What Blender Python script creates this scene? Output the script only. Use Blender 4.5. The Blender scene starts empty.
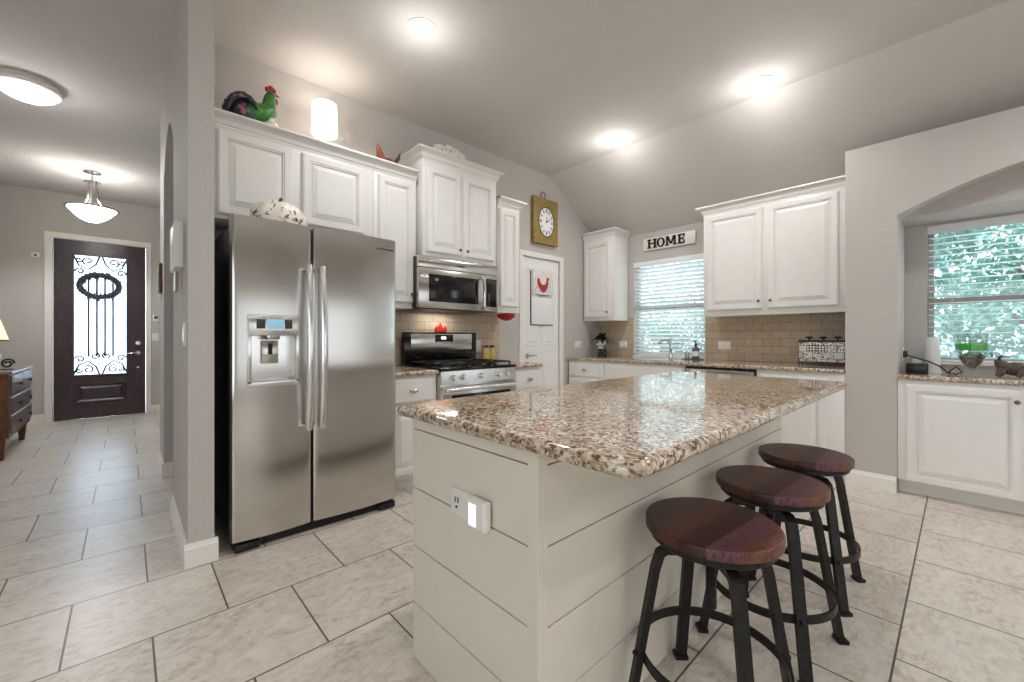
import bpy, bmesh, math, random
from mathutils import Vector, Matrix
R = math.radians
PI = math.pi
random.seed(7)
scene = bpy.context.scene
C = scene.collection

# ------------------------------------------------------------------ camera, world, exposure
cd = bpy.data.cameras.new('camera')
cam = bpy.data.objects.new('camera', cd)
C.objects.link(cam)
cam.location = (0, 0, 1.15)
cam.rotation_euler = (R(90), 0, R(47.165 - 90))
cd.sensor_width = 36
cd.lens = 415.76 * 36 / 1024
cd.shift_y = -3.97 / 1024
cd.clip_start = 0.02
scene.camera = cam
scene.view_settings.view_transform = 'Standard'
scene.view_settings.look = 'None'
scene.view_settings.exposure = 0.0
scene.view_settings.gamma = 1
scene.view_settings.use_curve_mapping = False
scene.cycles.use_denoising = True
scene.cycles.max_bounces = 9
scene.cycles.diffuse_bounces = 5
scene.cycles.glossy_bounces = 4
scene.cycles.transparent_max_bounces = 16
scene.cycles.sample_clamp_indirect = 6

w = bpy.data.worlds.new('world')
scene.world = w
w.use_nodes = True
bg = w.node_tree.nodes['Background']
bg.inputs[0].default_value = (0.80, 0.93, 1.0, 1)
bg.inputs[1].default_value = 4.4

def light(kind, name, loc, energy, color=(1, 1, 1), size=0.2, size_y=None, rot=(0, 0, 0), spot=None, blend=0.6):
    d = bpy.data.lights.new(name, kind)
    d.energy = energy
    d.color = color
    if kind == 'AREA':
        d.size = size
        if size_y:
            d.shape = 'RECTANGLE'; d.size_y = size_y
        else:
            d.shape = 'DISK'
    elif kind == 'SUN':
        d.angle = R(1.0)
    else:
        d.shadow_soft_size = size
        if kind == 'SPOT':
            d.spot_size = R(spot); d.spot_blend = blend
    o = bpy.data.objects.new(name, d)
    C.objects.link(o)
    o.location = loc
    o.rotation_euler = rot
    return o

WARM = (1.0, 0.99, 0.99)
DAY = (0.84, 0.93, 1.0)
light('SUN', 'sun', (0, 0, 9), 8.0, (1, 0.97, 0.9), rot=(R(16), R(-40), 0))
# area lamps added as fill where unseen living room windows would be
light('AREA', 'living_back_fill', (1.8, -4.4, 1.08), 28, DAY, 4.6, 1.65, rot=(R(90), 0, 0))
light('AREA', 'living_side_fill', (-3.9, -0.9, 1.3), 66, DAY, 2.0, 5.0, rot=(0, R(-90), 0))
light('AREA', 'porch_fill', (-0.27, 9.1, 1.5), 95, (0.82, 0.91, 1.0), 1.5, 2.2, rot=(R(-90), 0, 0))  # lamp added outside the door glass to brighten the hall
# recessed ceiling cans, then added fill spots
CANS = [(1.386, 2.341), (3.58, 2.352), (3.60, 1.061)]
FILL_SPOTS = [(1.386, 1.061), (3.2, -0.9), (0.6, -1.2), (3.2, -2.8), (0.6, -3.0), (-1.8, -1.2), (-1.8, -3.0)]  # unseen spots added to brighten the room, no fixtures built
for (x, y) in CANS:
    light('SPOT', 'can_or_fill_spot', (x, y, 3.085), 29, WARM, 0.05, spot=158, blend=0.7)
    light('POINT', 'can_glow', (x, y, 2.89), 5.5 if x > 3 else 3.5, WARM, 0.04)
for (x, y) in FILL_SPOTS:
    light('SPOT', 'can_or_fill_spot', (x, y, 3.085), 48, WARM, 0.06, spot=158, blend=0.7)

# ------------------------------------------------------------------ materials
def srgb(r, g, b):
    f = lambda v: (v / 255 / 12.92) if v / 255 <= 0.04045 else ((v / 255 + 0.055) / 1.055) ** 2.4
    return (f(r), f(g), f(b), 1)

class NT:
    def __init__(self, name):
        self.m = bpy.data.materials.new(name)
        self.m.use_nodes = True
        self.t = self.m.node_tree
        self.b = self.t.nodes['Principled BSDF']
        self.out = self.t.nodes['Material Output']
    def n(self, kind, **kw):
        x = self.t.nodes.new(kind)
        for k, v in kw.items():
            if k in x.inputs.keys():
                x.inputs[k].default_value = v
            else:
                setattr(x, k, v)
        return x
    def l(self, a, b):
        self.t.links.new(a, b)
    def set(self, **kw):
        for k, v in kw.items():
            self.b.inputs[k.replace('_', ' ')].default_value = v
    def obj(self):
        return self.n('ShaderNodeTexCoord').outputs['Object']
    def map(self, vec, scale=(1, 1, 1), loc=(0, 0, 0), rot=(0, 0, 0)):
        m = self.n('ShaderNodeMapping')
        m.inputs['Scale'].default_value = scale
        m.inputs['Location'].default_value = loc
        m.inputs['Rotation'].default_value = rot
        self.l(vec, m.inputs['Vector'])
        return m.outputs[0]
    def noise(self, vec, scale, detail=3, rough=0.55, dist=0):
        x = self.n('ShaderNodeTexNoise')
        x.inputs['Scale'].default_value = scale
        x.inputs['Detail'].default_value = detail
        x.inputs['Roughness'].default_value = rough
        x.inputs['Distortion'].default_value = dist
        if vec is not None: self.l(vec, x.inputs['Vector'])
        return x.outputs['Fac']
    def ramp(self, fac, stops, interp='LINEAR'):
        x = self.n('ShaderNodeValToRGB')
        cr = x.color_ramp
        cr.interpolation = interp
        while len(cr.elements) < len(stops): cr.elements.new(0.5)
        for e, (p, c) in zip(cr.elements, stops):
            e.position = p; e.color = c
        self.l(fac, x.inputs[0])
        return x.outputs[0]
    def mix(self, fac, a, b, mode='MIX'):
        x = self.n('ShaderNodeMix', data_type='RGBA', blend_type=mode)
        for s, v in ((x.inputs[0], fac), (x.inputs[6], a), (x.inputs[7], b)):
            if isinstance(v, (int, float, tuple)): s.default_value = v
            else: self.l(v, s)
        return x.outputs[2]
    def bump(self, h, strength=0.2, dist=0.01):
        x = self.n('ShaderNodeBump')
        x.inputs['Strength'].default_value = strength
        x.inputs['Distance'].default_value = dist
        self.l(h, x.inputs['Height'])
        self.l(x.outputs[0], self.b.inputs['Normal'])
    def col(self, c):
        if isinstance(c, tuple): self.b.inputs['Base Color'].default_value = c
        else: self.l(c, self.b.inputs['Base Color'])

def plain(name, c, rough=0.5, metal=0.0, spec=0.5, coat=0.0, var=0.06, vs=9.0):
    n = NT(name)
    o = n.obj()
    f = n.noise(o, vs, 3)
    d = tuple(max(0, v * (1 - var)) for v in c[:3]) + (1,)
    e = tuple(min(1, v * (1 + var)) for v in c[:3]) + (1,)
    n.col(n.ramp(f, [(0.3, d), (0.7, e)]))
    n.set(Roughness=rough, Metallic=metal, Specular_IOR_Level=spec, Coat_Weight=coat)
    return n.m

def paint_wall(name, c):
    n = NT(name)
    o = n.obj()
    n.col(n.ramp(n.noise(o, 2.2, 3), [(0.3, tuple(v * 0.97 for v in c[:3]) + (1,)), (0.7, c)]))
    n.set(Roughness=0.75, Specular_IOR_Level=0.25)
    n.bump(n.ramp(n.noise(o, 55, 3, 0.6, 0.4), [(0.42, (0, 0, 0, 1)), (0.6, (1, 1, 1, 1))]), 0.28, 0.006)
    return n.m

M = {}
M['wall'] = paint_wall('greige_wall_paint', srgb(196, 191, 185))
M['ceiling'] = paint_wall('ceiling_paint', srgb(208, 203, 197))
M['trim'] = plain('white_trim_paint', srgb(236, 232, 225), 0.35, var=0.015)
M['cabinet'] = plain('ivory_cabinet_paint', srgb(232, 230, 225), 0.38, var=0.015)
M['cab_inner'] = plain('cabinet_toe_kick', srgb(150, 143, 132), 0.5)
M['island_paint'] = plain('island_beige_paint', srgb(224, 217, 203), 0.4, var=0.015)
M['door_white'] = plain('white_door_paint', srgb(238, 237, 234), 0.4, var=0.012)
M['black_metal'] = plain('black_iron', srgb(42, 40, 39), 0.42, 0.6, var=0.25, vs=40)
M['black'] = plain('black_plastic', srgb(22, 22, 24), 0.3, var=0.1)
M['black_gloss'] = plain('black_enamel', srgb(14, 14, 15), 0.12, var=0.1)
M['nickel'] = plain('satin_nickel', srgb(196, 192, 186), 0.24, 1.0, var=0.04)
M['chrome'] = plain('chrome', srgb(222, 222, 222), 0.08, 1.0, var=0.02)
M['dark_knob'] = plain('antique_nickel_knob', srgb(120, 112, 104), 0.3, 1.0)
M['plate_white'] = plain('white_plastic_plate', srgb(232, 230, 224), 0.35, var=0.01)
M['dark_slot'] = plain('dark_slot', srgb(40, 38, 36), 0.5)
M['fridge_side'] = plain('dark_grey_fridge_side', srgb(62, 60, 58), 0.4, 0.2)
M['blind'] = plain('white_blind_slat', srgb(240, 242, 244), 0.5, var=0.01)
M['vinyl'] = plain('shade_grey_vinyl_frame', srgb(160, 160, 156), 0.4, var=0.02)  # grey puts the shadow on the meeting rail into the frame colour
M['ceramic'] = plain('white_ceramic', srgb(240, 238, 232), 0.15, var=0.02)
M['red'] = plain('red_glaze', srgb(178, 34, 28), 0.25)
M['green_leaf'] = plain('dark_green_leaf', srgb(32, 52, 32), 0.45, var=0.35, vs=60)
M['pale_leaf'] = plain('pale_green_leaf', srgb(150, 184, 120), 0.5, var=0.3, vs=60)
M['slate'] = plain('slate_blue_glass', srgb(92, 100, 116), 0.2)
M['paper'] = plain('white_paper', srgb(240, 240, 238), 0.7, var=0.01)
M['linen'] = plain('white_linen', srgb(238, 236, 230), 0.9, var=0.03, vs=40)
M['brown_wood'] = plain('brown_wood_frame', srgb(92, 58, 38), 0.5, var=0.3, vs=14)

def stainless(name, base, rough, horizontal=True):
    n = NT(name)
    o = n.obj()
    v = n.map(o, (0.6, 0.6, 300)) if horizontal else n.map(o, (300, 300, 0.6))
    f = n.noise(v, 4, 2)
    n.col(n.ramp(f, [(0.3, tuple(x * 0.985 for x in base[:3]) + (1,)), (0.7, base)]))
    r = n.n('ShaderNodeMapRange')
    r.inputs['To Min'].default_value = rough * 0.97
    r.inputs['To Max'].default_value = rough * 1.03
    n.l(f, r.inputs['Value'])
    n.l(r.outputs[0], n.b.inputs['Roughness'])
    n.set(Metallic=1.0, Anisotropic=0.85)
    return n.m
M['steel'] = stainless('brushed_stainless_steel', srgb(206, 203, 198), 0.2)
M['steel_light'] = stainless('bright_stainless_trim', srgb(232, 230, 228), 0.24)

def emission(name, c, s):
    n = NT(name)
    n.set(Base_Color=c, Roughness=0.4, Emission_Color=c, Emission_Strength=s)
    return n.m
M['can_glow'] = emission('can_light_lens', (1, 0.97, 0.92, 1), 9)
M['bowl_glow'] = emission('frosted_glass_bowl_lit', (1, 0.98, 0.94, 1), 7)
M['shade_glow'] = emission('lit_drum_shade', (1, 0.95, 0.91, 1), 1.05)
M['lamp_shade'] = emission('lit_linen_shade', srgb(244, 226, 200), 0.5)
M['night_glow'] = emission('night_light_lens', (0.78, 0.8, 1, 1), 0.9)
M['display_glow'] = emission('blue_display', (0.30, 0.55, 0.72, 1), 0.35)
M['clock_glow'] = emission('white_clock_digits', (0.9, 0.95, 1, 1), 2.0)

def floor_mat():
    n = NT('stone_look_floor_tile')
    o = n.obj()
    b = n.n('ShaderNodeTexBrick')
    b.offset = 0.5; b.offset_frequency = 2; b.squash = 1
    b.inputs['Scale'].default_value = 1
    b.inputs['Brick Width'].default_value = 0.4865
    b.inputs['Row Height'].default_value = 0.4865
    b.inputs['Mortar Size'].default_value = 0.0034
    b.inputs['Mortar Smooth'].default_value = 0.0
    b.inputs['Bias'].default_value = 0
    b.inputs['Color1'].default_value = (0.0, 0.0, 0.0, 1)
    b.inputs['Color2'].default_value = (1, 1, 1, 1)
    n.l(n.map(o, loc=(-0.073, -0.1605, 0)), b.inputs['Vector'])
    # streaky stone figure, stretched along x, different in every tile
    add = n.n('ShaderNodeVectorMath', operation='ADD')
    sc = n.n('ShaderNodeVectorMath', operation='SCALE')
    sc.inputs['Scale'].default_value = 7.0
    n.l(b.outputs['Color'], sc.inputs[0])
    n.l(n.map(o, (0.75, 1.25, 1)), add.inputs[0]); n.l(sc.outputs[0], add.inputs[1])
    big = n.noise(add.outputs[0], 3.2, 6, 0.62, 0.5)
    fine = n.noise(add.outputs[0], 17, 6, 0.72, 0.8)
    c1 = n.ramp(big, [(0.28, srgb(184, 173, 160)), (0.5, srgb(208, 199, 188)), (0.72, srgb(224, 217, 208))])
    c2 = n.ramp(fine, [(0.32, srgb(178, 164, 148)), (0.52, srgb(216, 208, 197)), (0.7, srgb(228, 222, 213))])
    c = n.mix(0.5, c1, c2)
    spots = n.noise(add.outputs[0], 34, 5, 0.75, 0.3)
    c = n.mix(n.ramp(n.noise(add.outputs[0], 6, 5, 0.7), [(0.42, (0.6, 0.6, 0.6, 1)), (0.58, (0, 0, 0, 1))]), c, n.ramp(spots, [(0.38, srgb(160, 143, 124)), (0.56, srgb(216, 207, 196))]))
    c = n.mix(0.10, c, b.outputs['Color'], 'SOFT_LIGHT')
    c = n.mix(b.outputs['Fac'], c, srgb(92, 80, 68))
    n.col(c)
    r = n.n('ShaderNodeMapRange')
    r.inputs['To Min'].default_value = 0.24
    r.inputs['To Max'].default_value = 0.42
    n.l(fine, r.inputs['Value'])
    n.l(r.outputs[0], n.b.inputs['Roughness'])
    inv = n.n('ShaderNodeMath', operation='SUBTRACT'); inv.inputs[0].default_value = 1
    n.l(b.outputs['Fac'], inv.inputs[1])
    n.bump(inv.outputs[0], 0.5, 0.003)
    return n.m
M['floor'] = floor_mat()

def splash_mat(name, axis):
    n = NT(name)
    o = n.obj()
    s = n.n('ShaderNodeSeparateXYZ'); n.l(o, s.inputs[0])
    c = n.n('ShaderNodeCombineXYZ')
    n.l(s.outputs[axis], c.inputs[0]); n.l(s.outputs[2], c.inputs[1])
    b = n.n('ShaderNodeTexBrick')
    b.offset = 0.5
    b.inputs['Scale'].default_value = 1
    b.inputs['Brick Width'].default_value = 0.166
    b.inputs['Row Height'].default_value = 0.08
    b.inputs['Mortar Size'].default_value = 0.0028
    b.inputs['Mortar Smooth'].default_value = 0.1
    b.inputs['Color1'].default_value = srgb(182, 163, 138)
    b.inputs['Color2'].default_value = srgb(198, 181, 157)
    b.inputs['Mortar'].default_value = srgb(140, 122, 102)
    n.l(n.map(c.outputs[0], loc=(0.03, -0.895, 0)), b.inputs['Vector'])
    f = n.noise(o, 26, 4)
    col = n.mix(0.25, b.outputs['Color'], n.ramp(f, [(0.3, srgb(166, 145, 120)), (0.7, srgb(208, 192, 170))]))
    n.col(col)
    n.set(Roughness=0.3)
    inv = n.n('ShaderNodeMath', operation='SUBTRACT'); inv.inputs[0].default_value = 1
    n.l(b.outputs['Fac'], inv.inputs[1])
    n.bump(inv.outputs[0], 0.5, 0.003)
    return n.m
M['splash_x'] = splash_mat('subway_tile_range_wall', 0)
M['splash_y'] = splash_mat('subway_tile_window_wall', 1)

def granite():
    n = NT('speckled_granite')
    o = n.obj()
    v = n.n('ShaderNodeTexVoronoi'); v.inputs['Scale'].default_value = 92
    v.inputs['Randomness'].default_value = 1
    nz = n.noise(o, 14, 4, 0.6)
    add = n.n('ShaderNodeVectorMath', operation='MULTIPLY_ADD')
    n.l(n.n('ShaderNodeTexNoise', Scale=30.0, Detail=3.0).outputs['Color'], add.inputs[0])
    add.inputs[1].default_value = (0.02, 0.02, 0.02)
    n.l(o, add.inputs[2])
    n.l(add.outputs[0], v.inputs['Vector'])
    sep = n.n('ShaderNodeSeparateColor'); n.l(v.outputs['Color'], sep.inputs[0])
    v2 = n.n('ShaderNodeTexVoronoi'); v2.inputs['Scale'].default_value = 150
    n.l(add.outputs[0], v2.inputs['Vector'])
    sep2 = n.n('ShaderNodeSeparateColor'); n.l(v2.outputs['Color'], sep2.inputs[0])
    base = n.ramp(nz, [(0.34, srgb(190, 168, 142)), (0.5, srgb(212, 194, 172)), (0.66, srgb(228, 215, 198))])
    m1 = n.ramp(sep.outputs[0], [(0.0, (1, 1, 1, 1)), (0.15, (0, 0, 0, 1))], 'CONSTANT')
    m2 = n.ramp(sep.outputs[1], [(0.0, (1, 1, 1, 1)), (0.24, (0, 0, 0, 1))], 'CONSTANT')
    m3 = n.ramp(sep.outputs[2], [(0.0, (1, 1, 1, 1)), (0.10, (0, 0, 0, 1))], 'CONSTANT')
    m4 = n.ramp(sep2.outputs[0], [(0.0, (1, 1, 1, 1)), (0.16, (0, 0, 0, 1))], 'CONSTANT')
    m5 = n.ramp(sep2.outputs[1], [(0.0, (1, 1, 1, 1)), (0.22, (0, 0, 0, 1))], 'CONSTANT')
    c = n.mix(m5, base, srgb(164, 142, 118))
    c = n.mix(m3, c, srgb(226, 214, 198))
    c = n.mix(m2, c, srgb(172, 152, 130))
    c = n.mix(m1, c, srgb(110, 86, 66))
    c = n.mix(m4, c, srgb(84, 64, 48))
    n.col(c)
    n.set(Roughness=0.06, Specular_IOR_Level=1.0)
    return n.m
M['granite'] = granite()

def stool_wood():
    n = NT('stained_plank_seat')
    o = n.obj()
    s = n.n('ShaderNodeSeparateXYZ'); n.l(o, s.inputs[0])
    mr = n.n('ShaderNodeMapRange')
    mr.inputs['From Min'].default_value = -0.19; mr.inputs['From Max'].default_value = 0.19
    n.l(s.outputs[1], mr.inputs['Value'])
    planks = n.ramp(mr.outputs[0], [(0.0, srgb(112, 64, 46)), (0.12, srgb(108, 66, 74)), (0.31, srgb(58, 27, 20)), (0.50, srgb(84, 45, 33)), (0.70, srgb(66, 34, 26)), (0.86, srgb(50, 25, 20))], 'CONSTANT')
    g = n.noise(n.map(o, (5, 90, 20)), 3.0, 6, 0.65, 0.4)
    c = n.mix(n.ramp(g, [(0.38, (0.85, 0.85, 0.85, 1)), (0.56, (0, 0, 0, 1))]), planks, srgb(46, 22, 16))
    n.col(c)
    n.set(Roughness=0.36, Specular_IOR_Level=0.4)
    n.bump(g, 0.15, 0.002)
    return n.m
M['stool_wood'] = stool_wood()

def wood(name, a, b, scale=(30, 2, 2), rough=0.4):
    n = NT(name)
    g = n.noise(n.map(n.obj(), scale), 3.0, 6, 0.6, 0.6)
    n.col(n.ramp(g, [(0.3, a), (0.7, b)]))
    n.set(Roughness=rough)
    return n.m
M['door_wood'] = wood('dark_mahogany_door', srgb(46, 36, 42), srgb(78, 62, 66), (30, 30, 2), 0.3)
M['dresser_wood'] = wood('brown_dresser_wood', srgb(86, 50, 30), srgb(132, 82, 48), (20, 20, 3), 0.4)
M['dresser_front'] = wood('reflection_grey_drawer_wood', srgb(96, 84, 80), srgb(140, 126, 120), (20, 4, 20), 0.3)  # greyish reflection on the drawer fronts is put into the wood colour
M['clock_gold'] = wood('antique_gold_clock_wood', srgb(120, 98, 48), srgb(172, 146, 82), (12, 12, 12), 0.5)

def spotted(name, base, a, b, scale=26):
    n = NT(name)
    o = n.obj()
    f = n.noise(o, scale, 2, 0.5)
    g = n.noise(n.map(o, loc=(3, 1, 5)), scale * 1.2, 2, 0.5)
    c = n.mix(n.ramp(f, [(0.60, (0, 0, 0, 1)), (0.64, (1, 1, 1, 1))]), base, a)
    c = n.mix(n.ramp(g, [(0.63, (0, 0, 0, 1)), (0.66, (1, 1, 1, 1))]), c, b)
    n.col(c)
    n.set(Roughness=0.35)
    return n.m
M['floral'] = spotted('white_with_brown_flowers', srgb(236, 231, 218), srgb(150, 92, 52), srgb(60, 54, 46), 34)
M['platter'] = spotted('white_with_dark_flecks', srgb(238, 234, 224), srgb(96, 82, 64), srgb(74, 70, 62), 34)
def patchwork():
    n = NT('black_white_patchwork')
    o = n.obj()
    sp = n.n('ShaderNodeSeparateXYZ'); n.l(o, sp.inputs[0])
    cb = n.n('ShaderNodeCombineXYZ'); n.l(sp.outputs[1], cb.inputs[0]); n.l(sp.outputs[2], cb.inputs[1])
    b = n.n('ShaderNodeTexBrick'); b.offset = 0.4
    b.inputs['Scale'].default_value = 1; b.inputs['Brick Width'].default_value = 0.075; b.inputs['Row Height'].default_value = 0.06
    b.inputs['Mortar Size'].default_value = 0.002
    b.inputs['Color1'].default_value = (0, 0, 0, 1); b.inputs['Color2'].default_value = (1, 1, 1, 1)
    n.l(cb.outputs[0], b.inputs['Vector'])
    v = n.n('ShaderNodeTexVoronoi'); v.inputs['Scale'].default_value = 75; n.l(cb.outputs[0], v.inputs['Vector'])
    w1 = n.n('ShaderNodeTexChecker'); w1.inputs['Scale'].default_value = 64
    n.l(n.map(cb.outputs[0], rot=(0, 0, 0.785)), w1.inputs['Vector'])
    w1.inputs['Color1'].default_value = srgb(226, 224, 220); w1.inputs['Color2'].default_value = srgb(40, 40, 44)
    dots = n.ramp(v.outputs['Distance'], [(0.36, srgb(36, 36, 40)), (0.42, srgb(218, 216, 212))])
    c = n.mix(n.ramp(b.outputs['Color'], [(0.48, (0, 0, 0, 1)), (0.52, (1, 1, 1, 1))]), dots, w1.outputs['Color'])
    c = n.mix(n.ramp(b.outputs['Color'], [(0.78, (0, 0, 0, 1)), (0.80, (1, 1, 1, 1))]), c, srgb(206, 204, 200))
    c = n.mix(b.outputs['Fac'], c, srgb(30, 30, 32))
    n.col(c); n.set(Roughness=0.3)
    return n.m
M['bw'] = patchwork()
M['tail'] = spotted('black_pink_feathers', srgb(44, 46, 54), srgb(170, 92, 128), srgb(86, 94, 120), 30)
M['rgreen'] = spotted('green_glaze', srgb(64, 130, 52), srgb(34, 96, 84), srgb(110, 160, 60), 26)
M['rooster_art'] = spotted('calendar_art_ground', srgb(234, 230, 224), srgb(200, 196, 196), srgb(150, 146, 150), 60)
M['orange'] = spotted('orange_brown_glaze', srgb(150, 82, 46), srgb(96, 54, 34), srgb(60, 40, 30), 30)
M['dark_bronze'] = spotted('dark_bronze_figure', srgb(78, 64, 54), srgb(40, 32, 28), srgb(140, 120, 104), 70)
M['stones'] = spotted('river_stones', srgb(120, 104, 96), srgb(196, 184, 172), srgb(70, 66, 64), 60)
M['oil'] = plain('yellow_oil', srgb(196, 172, 104), 0.15)
M['green_jelly'] = plain('bright_green_water_plant', srgb(40, 190, 30), 0.25, var=0.3, vs=30)
M['twig'] = plain('dark_twigs', srgb(70, 68, 84), 0.8, var=0.3, vs=30)
M['bounce_ground'] = plain('pale_bounce_ground', srgb(206, 207, 202), 0.9, var=0.08, vs=3)
M['bark'] = plain('bark', srgb(110, 100, 92), 0.9, var=0.3)
M['fence'] = plain('grey_fence_wood', srgb(176, 182, 186), 0.8, var=0.1)
M['porch'] = plain('porch_concrete', srgb(200, 200, 198), 0.8)
def leafm(name, a, b):
    n = NT(name)
    n.col(n.ramp(n.noise(n.obj(), 2.4, 4), [(0.35, a), (0.65, b)]))
    n.set(Roughness=0.5)
    tr = n.n('ShaderNodeBsdfTranslucent'); tr.inputs[0].default_value = b
    mx = n.n('ShaderNodeMixShader'); mx.inputs[0].default_value = 0.45
    n.l(n.b.outputs[0], mx.inputs[1]); n.l(tr.outputs[0], mx.inputs[2])
    n.l(mx.outputs[0], n.out.inputs[0])
    return n.m
M['leaf_a'] = leafm('teal_green_leaves', srgb(26, 78, 68), srgb(96, 146, 134))
M['leaf_b'] = leafm('blue_green_leaves', srgb(26, 70, 74), srgb(98, 142, 148))

def glass(name, tint=(1, 1, 1, 1), gloss=0.06):
    n = NT(name)
    t = n.n('ShaderNodeBsdfTransparent'); t.inputs[0].default_value = tint
    g = n.n('ShaderNodeBsdfGlossy'); g.inputs['Roughness'].default_value = 0.02
    mx = n.n('ShaderNodeMixShader'); mx.inputs[0].default_value = gloss
    n.l(t.outputs[0], mx.inputs[1]); n.l(g.outputs[0], mx.inputs[2])
    n.l(mx.outputs[0], n.out.inputs[0])
    return n.m
M['glass'] = glass('window_glass')
M['vase_glass'] = glass('clear_vase_glass', (0.93, 0.97, 0.97, 1), 0.12)
def frost():
    n = NT('seeded_door_glass')
    t = n.n('ShaderNodeBsdfTranslucent'); t.inputs[0].default_value = (0.86, 0.92, 0.97, 1)
    tr = n.n('ShaderNodeBsdfTransparent'); tr.inputs[0].default_value = (0.55, 0.6, 0.66, 1)
    g = n.n('ShaderNodeBsdfGlossy'); g.inputs['Roughness'].default_value = 0.15
    mx = n.n('ShaderNodeMixShader'); mx.inputs[0].default_value = 0.45
    n.l(t.outputs[0], mx.inputs[1]); n.l(tr.outputs[0], mx.inputs[2])
    m2 = n.n('ShaderNodeMixShader'); m2.inputs[0].default_value = 0.06
    n.l(mx.outputs[0], m2.inputs[1]); n.l(g.outputs[0], m2.inputs[2])
    f = n.noise(n.obj(), 60, 2)
    bp = n.n('ShaderNodeBump'); bp.inputs['Strength'].default_value = 0.5
    n.l(f, bp.inputs['Height']); n.l(bp.outputs[0], t.inputs['Normal'])
    n.l(m2.outputs[0], n.out.inputs[0])
    return n.m
M['frost'] = frost()

# ------------------------------------------------------------------ mesh helpers (world metres)
def new(): return bmesh.new()

def box(bm, x0, x1, y0, y1, z0, z1, bev=0.0, seg=2):
    if x1 < x0: x0, x1 = x1, x0
    if y1 < y0: y0, y1 = y1, y0
    if z1 < z0: z0, z1 = z1, z0
    vs = [bm.verts.new(p) for p in ((x0, y0, z0), (x1, y0, z0), (x1, y1, z0), (x0, y1, z0), (x0, y0, z1), (x1, y0, z1), (x1, y1, z1), (x0, y1, z1))]
    fs = [bm.faces.new([vs[i] for i in f]) for f in ((3, 2, 1, 0), (4, 5, 6, 7), (0, 1, 5, 4), (1, 2, 6, 5), (2, 3, 7, 6), (3, 0, 4, 7))]
    if bev > 0:
        es = list({e for f in fs for e in f.edges})
        bmesh.ops.bevel(bm, geom=es, offset=bev, segments=seg, affect='EDGES', profile=0.5)

def ring_loft(bm, rings, cap0=True, cap1=True, closed=True):
    vr = [[bm.verts.new(p) for p in r] for r in rings]
    n = len(vr[0])
    for a, b in zip(vr[:-1], vr[1:]):
        for i in range(n if closed else n - 1):
            j = (i + 1) % n
            bm.faces.new((a[i], a[j], b[j], b[i]))
    if cap0: bm.faces.new(list(reversed(vr[0])))
    if cap1: bm.faces.new(vr[-1])
    return vr

def rect_loft(bm, levels):
    ring_loft(bm, [[(x0, y0, z), (x1, y0, z), (x1, y1, z), (x0, y1, z)] for (x0, x1, y0, y1, z) in levels])

def frame_of(d):
    d = Vector(d).normalized()
    u = Vector((0, 0, 1)).cross(d)
    if u.length < 1e-4: u = Vector((1, 0, 0))
    u.normalize()
    return u, d.cross(u)

def cyl(bm, p0, p1, r0, r1=None, n=20):
    r1 = r0 if r1 is None else r1
    p0, p1 = Vector(p0), Vector(p1)
    u, v = frame_of(p1 - p0)
    ring_loft(bm, [[p + (u * math.cos(2 * PI * i / n) + v * math.sin(2 * PI * i / n)) * r for i in range(n)] for p, r in ((p0, r0), (p1, r1))])

def tube(bm, pts, rad, n=10, closed=False, sx=1.0, sy=1.0):
    pts = [Vector(p) for p in pts]
    m = len(pts)
    rs = rad if isinstance(rad, (list, tuple)) else [rad] * m
    rings = []
    pu = None
    for i in range(m):
        if closed: d = pts[(i + 1) % m] - pts[i - 1]
        else: d = pts[min(i + 1, m - 1)] - pts[max(i - 1, 0)]
        d.normalize()
        if pu is None: u, v = frame_of(d)
        else:
            u = (pu - d * pu.dot(d))
            if u.length < 1e-5: u = frame_of(d)[0]
            u.normalize(); v = d.cross(u)
        pu = u
        rings.append([pts[i] + (u * math.cos(2 * PI * k / n) * sx + v * math.sin(2 * PI * k / n) * sy) * rs[i] for k in range(n)])
    if closed:
        vr = [[bm.verts.new(p) for p in r] for r in rings]
        for a in range(m):
            b = (a + 1) % m
            for i in range(n):
                j = (i + 1) % n
                bm.faces.new((vr[a][i], vr[a][j], vr[b][j], vr[b][i]))
    else: ring_loft(bm, rings)

def lathe(bm, c, prof, n=32, cap=True, sx=1, sy=1):
    cx, cy, cz = c
    ring_loft(bm, [[(cx + r * sx * math.cos(2 * PI * i / n), cy + r * sy * math.sin(2 * PI * i / n), cz + z) for i in range(n)] for r, z in prof], cap, cap)

def lathe_axis(bm, p, axis, prof, n=24):
    p = Vector(p); a = Vector(axis).normalized()
    u, v = frame_of(a)
    ring_loft(bm, [[p + a * h + (u * math.cos(2 * PI * i / n) + v * math.sin(2 * PI * i / n)) * r for i in range(n)] for r, h in prof])

def ell(bm, c, r, rot=None, n=16, m=10):
    mat = Matrix.Translation(c) @ (rot or Matrix.Identity(4)) @ Matrix.Diagonal((*r, 1))
    bmesh.ops.create_uvsphere(bm, u_segments=n, v_segments=m, radius=1, matrix=mat)

def prism(bm, pts, axis, a, b):
    # pts: 2-D outline; axis 'x': (y,z), 'y': (x,z), 'z': (x,y)
    f = {'x': lambda p, t: (t, p[0], p[1]), 'y': lambda p, t: (p[0], t, p[1]), 'z': lambda p, t: (p[0], p[1], t)}[axis]
    ring_loft(bm, [[f(p, a) for p in pts], [f(p, b) for p in pts]])

def facing(face, f0):
    # maps (w, h, d): w along the wall, h height, d out of the wall
    if face == '-y': return lambda w, h, d: (w, f0 - d, h)
    if face == '-x': return lambda w, h, d: (f0 - d, w, h)
    if face == '+x': return lambda w, h, d: (f0 + d, w, h)

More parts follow.
